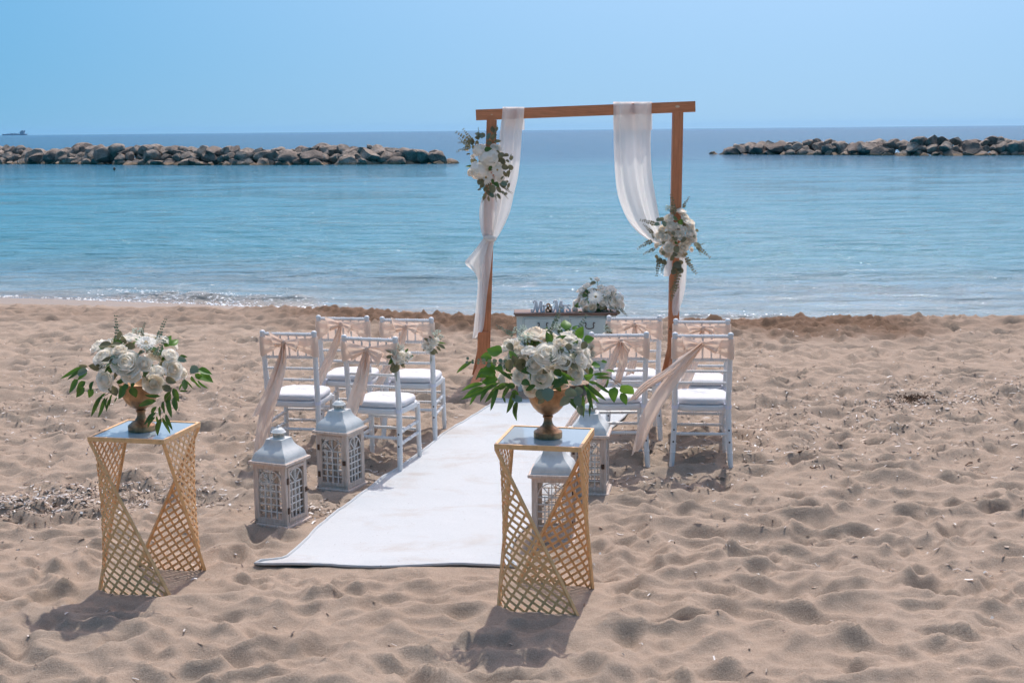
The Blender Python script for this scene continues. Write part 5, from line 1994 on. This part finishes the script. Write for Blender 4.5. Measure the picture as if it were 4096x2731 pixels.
c5 = Conv(2440, 740, 2.119)
C5 = at_y(*c5(565, 430), YA - .06)
B5 = Bunch('flower_swag', 'low swag of white roses with trailing eucalyptus on an arch post', 'flower swag', C5, 'flower swags on the arch', 19)
rad5 = (.185, .13, .225)
px_bunch(B5, C5, rad5, c5,
         [(600, 205, 92, 'up'), (495, 270, 88), (635, 250, 70, 3), (670, 295, 98, 'up'), (515, 340, 78), (690, 345, 80), (435, 365, 72, 3), (580, 340, 60), (415, 410, 84), (465, 445, 72, 0), (590, 420, 84, 0), (630, 370, 62), (690, 400, 98, 0), (710, 450, 78), (500, 530, 78, 0), (625, 525, 84, 0), (425, 555, 72, 1), (385, 505, 68, 3), (480, 580, 72, 3), (700, 545, 68, 'bud'), (575, 575, 68), (545, 480, 80, 'back'), (625, 585, 60), (530, 400, 90, 'back'), (660, 470, 80), (545, 640, 50, 'breath'), (500, 200, 60, 'breath')],
         [((550, 300), (560, 260), 'broad_dark', -.14, 2.0), ((580, 330), (610, 290), 'broad_dark', -.14, 2.0), ((520, 420), (550, 395), 'olive', -.17, 2.0), ((570, 470), (540, 450), 'olive', -.17, 2.0), ((600, 470), (640, 450), 'olive', -.17, 2.0), ((460, 560), (440, 590), 'olive', -.16, 2.2), ((540, 560), (580, 520), 'olive', -.17, 2.0), ((530, 590), (520, 645), 'olive_round', -.15), ((540, 610), (555, 560), 'olive', -.16, 1.6), ((440, 310), (480, 345), 'round', -.12), ((415, 290), (460, 290), 'olive_round', -.1), ((380, 330), (415, 335), 'round', -.1, .8), ((390, 300), (430, 290), 'round', -.1), ((650, 570), (640, 610), 'olive', -.15, 1.6), ((700, 440), (735, 430), 'olive', -.13, 1.6), ((735, 370), (742, 400), 'olive', -.1, 1.8), ((720, 490), (760, 520), 'olive', -.1, 1.5), ((540, 660), (600, 690), 'olive_round', -.13), ((560, 690), (530, 710), 'olive_round', -.13), ((580, 640), (620, 670), 'olive_round', -.13), ((580, 700), (610, 740), 'olive_round', -.12), ((550, 720), (530, 750), 'olive_round', -.12), ((400, 590), (390, 630), 'olive', -.1, 1.6), ((420, 630), (400, 650), 'olive', -.1, 1.6), ((440, 620), (430, 670), 'olive', -.1, 1.6), ((470, 630), (460, 680), 'olive', -.1, 1.6), ((470, 480), (440, 500), 'olive', -.15, 1.6)],
         [((540, 270), (530, 85), 'olive', -.05), ((610, 200), (668, 100), 'olive', -.06), ((400, 340), (262, 288), 'olive', -.06), ((370, 420), (290, 330), 'olive', -.06), ((370, 470), (230, 532), 'olive', -.06), ((390, 540), (282, 578), 'olive', -.06), ((420, 600), (400, 770), 'olive', -.08), ((440, 610), (385, 700), 'olive', -.08), ((470, 620), (430, 745), 'olive', -.08), ((720, 510), (850, 610), 'olive', -.08), ((730, 520), (800, 500), 'olive', -.07), ((730, 480), (770, 590), 'olive', -.07), ((640, 600), (720, 755), 'olive', -.1), ((640, 620), (680, 700), 'olive', -.1), ((570, 640), (560, 850), 'olive', -.11), ((590, 660), (575, 870), 'olive', -.11), ((565, 800), (512, 975), 'olive', -.1), ((560, 840), (500, 900), 'olive', -.1), ((370, 460), (350, 380), 'olive', -.06)])
back_fill(B5, C5 + Vector((0, .03, 0)), (.165, .12, .20), 5, 50, ['olive', 'olive_round', 'broad_dark'], .07)


# --- posies on the aisle chairs
def posy(label, anchor, items, leaves, sprigs, conv, seed):
    B = Bunch('posy', label, 'posy', anchor, 'posies tied to the aisle chairs', seed)
    Cc = Vector(anchor)
    for it in items:
        p = at_y(*conv(it[0], it[1]), Cc.y - .045)
        dm = it[2] * conv.k * p.y / F_SRC
        if len(it) > 3 and it[3] == 'breath':
            B.breath(p - Vector((0, 0, dm * .4)), (.1, -.4, 1), dm)
        else:
            B.rose(p, (it[3] if len(it) > 3 else .15, -.8, .55), dm, 0)
    for (a, b, kd) in leaves:
        B.leaf(at_y(*conv(*a), Cc.y - .035), at_y(*conv(*b), Cc.y - .04), kd)
    for (a, b) in sprigs:
        B.stem([at_y(*conv(*a), Cc.y - .03), at_y(*conv(*b), Cc.y - .025)], .002, 'stem_green')
    return B


cz3, cz6 = Conv(950, 1220, 2.24), Conv(2250, 1220, 2.24)
pl2 = CH_M['L2'] @ Vector((chair_post_x(.72), chair_back_y(.72), .72))
posy('posy with a single large white rose tied to a chair post', pl2, [(1460, 455, 150), (1450, 385, 75, 'breath'), (1395, 425, 60, 'breath'), (1540, 450, 90, .8)],
     [((1400, 430), (1325, 395), 'olive'), ((1400, 460), (1330, 470), 'olive'), ((1400, 480), (1345, 530), 'broad_dark'), ((1420, 510), (1365, 570), 'olive'), ((1430, 530), (1370, 600), 'olive_round'), ((1450, 520), (1410, 605), 'olive'), ((1460, 510), (1500, 560), 'olive'), ((1480, 500), (1480, 545), 'olive_round'), ((1510, 470), (1575, 450), 'oval'), ((1500, 420), (1530, 390), 'broad_dark'), ((1500, 490), (1530, 510), 'olive')],
     [((1420, 560), (1425, 680)), ((1410, 560), (1412, 640))], cz3, 31)
pl4 = CH_M['L4'] @ Vector((chair_post_x(.76), chair_back_y(.76), .76))
posy('posy with two white roses and pale buds tied to a chair post', pl4, [(1757, 315, 105), (1708, 362, 115), (1775, 262, 80, 'breath'), (1820, 290, 50, 'breath')],
     [((1720, 330), (1675, 290), 'olive'), ((1740, 300), (1715, 275), 'olive'), ((1790, 330), (1870, 340), 'lance_bright'), ((1790, 350), (1865, 385), 'olive'), ((1780, 370), (1825, 405), 'olive'), ((1750, 390), (1800, 430), 'olive'), ((1730, 390), (1770, 445), 'olive_round'), ((1700, 390), (1740, 430), 'olive'), ((1690, 370), (1660, 410), 'olive')],
     [((1735, 400), (1732, 520)), ((1728, 400), (1738, 500))], cz3, 33)
pr3 = CH_M['R3'] @ Vector((-chair_post_x(.80), chair_back_y(.80), .80))
posy('small posy of pale buds half hidden behind the big carpet-corner bouquet', pr3, [(400, 225, 70, 'breath'), (420, 240, 45, 'breath'), (395, 270, 80)],
     [((410, 240), (460, 250), 'olive'), ((390, 230), (395, 170), 'olive'), ((400, 260), (440, 290), 'olive'), ((390, 260), (370, 300), 'olive')], [((400, 260), (405, 360))], cz6, 35)
pr1 = CH_M['R1'] @ Vector((-chair_post_x(.74), chair_back_y(.74), .74))
posy('posy of white buds tight beside the big carpet-corner bouquet', pr1, [(255, 380, 60, 'breath'), (240, 420, 110), (262, 440, 60, 'breath')],
     [((250, 430), (285, 470), 'olive'), ((240, 410), (210, 380), 'olive'), ((250, 450), (240, 500), 'olive')], [((250, 450), (255, 560))], cz6, 37)
# ================================================================== BREAKWATERS
def m_rock():
    t = NT('breakwater_rock')
    oi = t.n('ObjectInfo').outputs['Random']
    co = t.coord('Object')
    n = t.noise(co, 2.2, 6, .65, .4)
    c = t.ramp(n, [(.28, (.13, .10, .08)), (.46, (.30, .24, .195)), (.62, (.43, .355, .30)), (.8, (.54, .465, .40))])
    c = t.mix(t.math('MULTIPLY', t.math('POWER', oi, 2.0), .7), c, (.13, .10, .085))
    geo = t.n('NewGeometry')
    sp = t.n('SeparateXYZ')
    t.l(geo.outputs['Position'], sp.inputs[0])
    band = t.ramp(t.math('ADD', t.math('MULTIPLY', t.math('SUBTRACT', sp.outputs[2], WATER_Z), 2.0), t.math('MULTIPLY', t.math('SUBTRACT', n, .5), .5)), [(.30, 1), (.5, 0)])
    c = t.mix(t.math('MULTIPLY', band, .75), c, (.33, .215, .125))
    b = t.bump(t.noise(co, 5.0, 6, .7), .9, .18)
    return t.done(t.principled(c, .85, spec=.25, normal=b.outputs[0]).outputs[0])


M['rock'] = m_rock()


def rock_mesh(seed):
    import bmesh
    rs = random.Random(seed)
    bm = bmesh.new()
    bmesh.ops.create_icosphere(bm, subdivisions=3, radius=1.0)
    cuts = []
    for k in range(11):
        d = Vector((rs.gauss(0, 1), rs.gauss(0, 1), rs.gauss(0, .8))).normalized()
        cuts.append((d, rs.uniform(.42, .8)))
    off = Vector((rs.uniform(-9, 9), rs.uniform(-9, 9), rs.uniform(-9, 9)))
    from mathutils import noise as mnoise
    for v in bm.verts:
        p = v.co.copy()
        for d, h in cuts:
            q = p.dot(d)
            if q > h:
                p -= d * (q - h) * .97
        p *= 1 + .16 * mnoise.noise(p * 1.7 + off) + .05 * mnoise.noise(p * 4.5 + off)
        v.co = (p.x * 1.15, p.y, p.z * .72)
    me = bpy.data.meshes.new('rock')
    bm.to_mesh(me)
    bm.free()
    me.materials.append(M['rock'])
    me.polygons.foreach_set('use_smooth', [True] * len(me.polygons))
    me.set_sharp_from_angle(angle=R(24))
    return me


ROCKS = [rock_mesh(100 + k) for k in range(12)]


def breakwater(label, wl, prof, seed, step=.74):
    """wl: waterline pixels, prof: crest pixels; both left to right in the photograph"""
    rs = random.Random(seed)
    W = [at(px, py, WATER_Z) for px, py in wl]
    xs = [p.x for p in W]
    ys = [p.y for p in W]
    yc = sum(ys) / len(ys) + 2.0
    hx_, hz_ = [], []
    for px, py in prof:
        p = at_y(px, py, float(np.interp(at_y(px, py, yc).x, xs, ys)) + 1.9)
        hx_.append(p.x)
        hz_.append(p.z - WATER_Z)
    e = empty('breakwater', ((xs[0] + xs[-1]) / 2, yc, WATER_Z))
    tag(e, label, 'breakwater', 'rock breakwaters off the beach')
    x = xs[0]
    o0 = e.location
    while x < xs[-1]:
        yl = float(np.interp(x, xs, ys))
        H = max(.2, float(np.interp(x, hx_, hz_)))
        for row, (dy, fz) in enumerate(((.35, .05), (1.1, .38), (1.9, .74), (3.3, .55), (4.3, .08))):
            if H < .55 and row in (1, 3, 4):
                continue
            if row >= 3 and rs.random() < .5:
                continue
            s = (.55 + .85 * rs.random() ** 1.7) * (1.0 if row else (.55 + .5 * rs.random())) * (.75 + .25 * min(1, H / 1.4))
            if row == 2:
                top = H - .06 + rs.uniform(-.12, .06)
                s = min(s, .95)
                z = top - s * .5
            else:
                z = H * fz + rs.uniform(-.12, .1) - (.1 if row == 0 else 0)
            M4 = Matrix.Translation((x + rs.uniform(-.3, .3) - o0.x, yl + dy + rs.uniform(-.25, .25) - o0.y, z)) @ \
                Matrix.Rotation(rs.uniform(0, 6.28), 4, 'Z') @ Matrix.Rotation(rs.uniform(-.5, .5), 4, 'X') @ Matrix.Scale(s, 4)
            link('rock', rs.choice(ROCKS), e, matrix=M4)
        x += step * rs.uniform(.75, 1.2)
    return e


breakwater('long rock breakwater whose dark end points at the high-swag arch post', [(-420, 654), (0, 656), (900, 662), (1500, 659), (1850, 654)],
           [(-420, 590), (0, 580), (60, 590), (110, 598), (220, 600), (300, 590), (420, 582), (480, 582), (700, 584), (880, 586), (1010, 584), (1090, 602), (1150, 596), (1220, 578), (1300, 585), (1400, 588), (1465, 577), (1560, 588), (1630, 593), (1700, 602), (1760, 618), (1790, 634), (1850, 648)], 3)
breakwater('brown rock breakwater beyond the low-swag arch post, open sea behind it', [(2868, 618), (3300, 620), (3800, 624), (4096, 622), (4500, 622)],
           [(2868, 606), (2930, 588), (3000, 562), (3080, 559), (3150, 563), (3240, 552), (3330, 566), (3420, 564), (3560, 560), (3640, 553), (3760, 540), (3830, 546), (3860, 572), (3920, 556), (4000, 548), (4050, 560), (4096, 565), (4500, 560)], 4)

# ================================================================== SHIP AND SWIMMER
YS = 7600.0
M['ship'] = m_simple('ship_paint_hazed', (.26, .33, .40), .6)  # lightened to pale blue-grey: distance haze put into the paint colour


def make_ship():
    a, b = at_y(10, 536, YS), at_y(108, 536, YS)
    L = b.x - a.x
    e = empty('cargo_ship', ((a.x + b.x) / 2, YS, WATER_Z))
    tag(e, 'hazy grey cargo ship on the horizon beyond the rocks', 'ship')
    h = L / 2
    mb = MB()
    W = 11.0
    sec = [(-h, .3, 9), (-h * .93, .75, 8.5), (-h * .7, 1, 7), (0, 1, 6.5), (h * .85, 1, 7), (h, .8, 8)]
    P = []
    for x, w, d in sec:
        P.append([(x - (1.5 if x < -h * .9 else 0), -W * w, d), (x, -W * w * .9, -3), (x, W * w * .9, -3), (x - (1.5 if x < -h * .9 else 0), W * w, d)])
    mb.grid(P, closed=True)
    mb.f.append((0, 1, 2, 3)); mb.mi.append(0)
    n = len(mb.v)
    mb.f.append((n - 1, n - 2, n - 3, n - 4)); mb.mi.append(0)
    mb.build('hull', M['ship'], e, smooth=False)
    mb = MB()
    mb.box((h * .62, 0, 13), (h * .34, 18, 13))
    mb.box((h * .66, 0, 22), (h * .24, 20, 5.5))
    mb.box((h * .66, 0, 26), (h * .14, 10, 3))
    mb.build('bridge', M['ship'], e, smooth=False)
    mb = MB()
    mb.tube([(h * .82, 0, 18), (h * .82, 0, 27)], [3.4, 2.8], 8)
    mb.build('funnel', M['ship'], e, smooth=False)
    for x, hh in ((-h * .55, 6), (-h * .2, 9), (h * .12, 8)):
        mb = MB()
        mb.box((x, 0, 6.5 + hh / 4), (h * .24, 17, hh / 2))
        mb.build('hatch', M['ship'], e, smooth=False)
    for x in (-h * .38, -h * .03, h * .3):
        mb = MB()
        mb.tube([(x, 0, 6), (x, 0, 17)], [1.2, .6], 6)
        mb.build('mast', M['ship'], e, smooth=False)


make_ship()

M['skin'] = m_simple('skin', (.33, .17, .11), .6)
M['hair'] = m_simple('dark_hair', (.035, .02, .015), .7)
q_ = at(458, 684, WATER_Z)
sw = empty('person', (q_.x, q_.y, WATER_Z))
tag(sw, 'swimmer with dark wet hair, only head above the calm water', 'person')
mb = MB()
# head, neck and shoulders as one skin: the shoulders stay just under the surface
prof = [(.01, -.42), (.17, -.40), (.20, -.25), (.19, -.12), (.12, -.05), (.062, -.01), (.058, .04), (.070, .07), (.082, .12), (.084, .17), (.074, .215), (.045, .245), (.005, .255)]
P = []
for r, z in prof:
    P.append([(r * math.cos(a) * (1.15 if z < -.03 else .92), r * math.sin(a) * (.62 if z < -.03 else 1.1) - (.012 if .06 < z < .13 and math.sin(a) < -.9 else 0), z) for a in np.linspace(0, 2 * math.pi, 20, endpoint=False)])
mb.grid(P, closed=True)
for s in (-1, 1):
    mb.lathe([(.004, -.012), (.018, -.006), (.020, .004), (.006, .010)], 8, Matrix.Translation((s * .079, .005, .125)) @ Matrix.Rotation(s * 1.4, 4, 'Y'))
mb.tube([(0, -.088, .15), (0, -.112, .122), (0, -.092, .112)], [.008, .013, .010], 6)
mb.build('body', M['skin'], sw)
mb = MB()
P = []
for r, z in ((.086, .10), (.092, .15), (.089, .19), (.075, .228), (.045, .255), (.004, .266)):
    P.append([(r * math.cos(a) * .96, r * math.sin(a) * 1.12 + .008, z + (.07 if (math.sin(a) < -.35 and z < .16) else 0)) for a in np.linspace(0, 2 * math.pi, 20, endpoint=False)])
mb.grid(P, closed=True)
mb.build('hair', M['hair'], sw)

# ================================================================== SURF FOAM
M['foam'] = m_simple('sea_foam', (.82, .84, .85), .35, spec=.5, var=.02)


def make_foam():
    mb = MB()
    rs = random.Random(8)

    def fleck(x, y, r, z):
        n = 6
        ph = rs.uniform(0, 6)
        el = rs.uniform(1, 2.6)
        ring = [(x + r * el * math.cos(ph + k * 6.283 / n) * rs.uniform(.6, 1.2), y + r * math.sin(ph + k * 6.283 / n) * rs.uniform(.6, 1.2), z - .004) for k in range(n)]
        mb.add(ring + [(x, y, z + r * .45)], [(k, (k + 1) % n, n) for k in range(n)])
    for k in range(1000):
        x = rs.uniform(-7.2, -2.6) if rs.random() < .72 else rs.uniform(1.7, 4.6)
        o = abs(rs.gauss(.0, .55)) + (.0 if rs.random() < .6 else .35)
        w = math.exp(-((x + 4.8) / 1.4) ** 2) + .8 * math.exp(-((x - 2.9) / .8) ** 2)
        if rs.random() > w + .06:
            continue
        y = float(shore_y(x)) + o - .1
        z = WATER_Z + .012 + (.09 * math.exp(-((o - .75) / .25) ** 2) if -6.8 < x < -2.6 else .05 * math.exp(-((o - .75) / .25) ** 2))
        fleck(x, y, rs.uniform(.004, .017), z)
    for k in range(700):
        x = rs.uniform(-9, 9)
        y = float(shore_y(x)) + .04 * math.sin(x * 5) + rs.gauss(0, .05)
        fleck(x, y, rs.uniform(.006, .02), WATER_Z + .012)
    o = mb.build('foam', M['foam'], None)
    tag(o, 'white foam flecks where small waves break on the sand', 'foam', kind='stuff')


make_foam()

# ================================================================== LITTER ON THE SAND
def make_litter():
    rs = random.Random(77)
    mb = MB()
    spots = []

    def patch(px, py, n, sx, sy):
        c = at(px, py)
        for k in range(n):
            spots.append((c.x + rs.gauss(0, sx), c.y + rs.gauss(0, sy), 1.0))
    for a in ((200, 2010, 900, .42, .16), (120, 2050, 400, .3, .1), (560, 1960, 300, .35, .14), (760, 1990, 90, .3, .2), (1320, 2050, 220, .22, .12), (1560, 1920, 240, .3, .18), (1250, 1760, 200, .6, .3), (1180, 1850, 150, .4, .12), (2800, 1790, 480, .7, .35), (2650, 1930, 160, .4, .12), (3300, 1690, 600, 1.0, .4), (3660, 1615, 520, .35, .12), (3950, 1570, 600, .8, .4), (3500, 1800, 260, 1.2, .4), (300, 1560, 360, 1.2, .6), (850, 1640, 260, 1.0, .6), (60, 1700, 300, .6, .5), (3400, 1560, 300, 1.4, .7)):
        patch(*a)
    for k in range(3600):
        y = rs.uniform(4.6, 14.5)
        x = rs.uniform(-1, 1) * (1.2 + y * .42)
        if y < 6.5 and rs.random() < .8:
            continue
        spots.append((x, y, .9))
    for x, y, s in spots:
        # keep the carpet clean
        al = (x - o_.x) * carpet_dir.x + (y - o_.y) * carpet_dir.y
        ac = (x - o_.x) * nrm.x + (y - o_.y) * nrm.y
        if -.3 < al < CARPET_LEN + .1 and -.06 < ac < 1.25:
            continue
        z = zg(x, y)
        L = rs.uniform(.008, .028) * s
        w = rs.uniform(.0018, .005)
        if rs.random() < .1:
            L, w = rs.uniform(.006, .013), rs.uniform(.004, .008)
        th = rs.uniform(0, 6.283)
        c, sn = math.cos(th), math.sin(th)
        tilt = rs.uniform(-.35, .35)
        bend = rs.uniform(-.006, .010)
        P = []
        for f in (-1, 0, 1):
            zz = z + .004 + abs(tilt) * L * .5 + tilt * L * f * .5 + (bend if f == 0 else 0)
            P.append([(x + c * L * f - sn * w, y + sn * L * f + c * w, zz), (x + c * L * f + sn * w, y + sn * L * f - c * w, zz + w * .5)])
        mb.grid(P)
    o = mb.build('seagrass_litter', M['seagrass'], None, smooth=False)
    tag(o, 'dry seagrass shreds and shell bits strewn over the sand', 'litter', kind='stuff')


make_litter()
M['twig'] = m_simple('brown_twig', (.13, .07, .04), .8)


def twig(label, pts, r):
    ps = []
    for px, py, dz in pts:
        p = at(px, py)
        ps.append(Vector((p.x, p.y, zg(p.x, p.y) + r * .6 + dz)))
    e = empty('twig', ps[0])
    tag(e, label, 'twig')
    mb = MB()
    mb.tube([p - ps[0] for p in ps], [r, r * 1.1, r * .8, r * .5][:len(ps)] if len(ps) <= 4 else r, 6)
    mb.build('branch', M['twig'], e)
    s = MB()
    m = ps[len(ps) // 2] - ps[0]
    s.tube([m, m + Vector((.02, -.02, .012))], [r * .6, r * .3], 5)
    s.build('side_shoot', M['twig'], e)


twig('thin brown forked twig on the sand beside the outer chairs', [(3170, 1832, 0), (3200, 1840, .004), (3228, 1836, .008), (3224, 1850, 0)], .006)
twig('small crooked twig lying on bare rippled sand', [(3860, 1864, 0), (3875, 1852, .015), (3890, 1848, .006)], .005)
twig('short curved dark twig on sand below the chairs', [(3240, 1880, 0), (3252, 1888, .01), (3266, 1882, .01), (3258, 1876, 0)], .004)


def weed_clump():
    c = at(3655, 1612)
    rs = random.Random(5)
    e = empty('seaweed_clump', (c.x, c.y, zg(c.x, c.y)))
    tag(e, 'dark dried seaweed tangle half buried in littered sand', 'seaweed')
    mb = MB()
    for k in range(150):
        a = Vector((rs.gauss(0, .06), rs.gauss(0, .04), rs.uniform(0, .03)))
        d = Vector((rs.gauss(0, 1), rs.gauss(0, 1), rs.gauss(0, .6))).normalized() * rs.uniform(.02, .05)
        m = a + d * .5 + Vector((0, 0, rs.uniform(.0, .015)))
        b = a + d
        mb.tube([a, m, Vector((b.x, b.y, max(.002, b.z)))], [.003, .004, .002], 4, False)
    o = mb.build('fronds', M['twig'], e)
    o['kind'] = 'stuff'


weed_clump()

# ================================================================== HAZE over the sea
def make_haze():
    t = NT('sea_haze')
    v = t.n('VolumePrincipled')
    v.inputs['Color'].default_value = (.36, .68, 1.0, 1)
    v.inputs['Density'].default_value = 3e-5
    v.inputs['Anisotropy'].default_value = 0.2
    t.l(v.outputs[0], t.out.inputs['Volume'])
    mb = MB()
    mb.box((0, 7900, 28), (32000, 16200, 64))
    o = mb.build('haze', t.m, None, smooth=False)
    tag(o, 'thin pale haze over the sea', 'haze', kind='stuff')
    return o


make_haze()

make_sand()
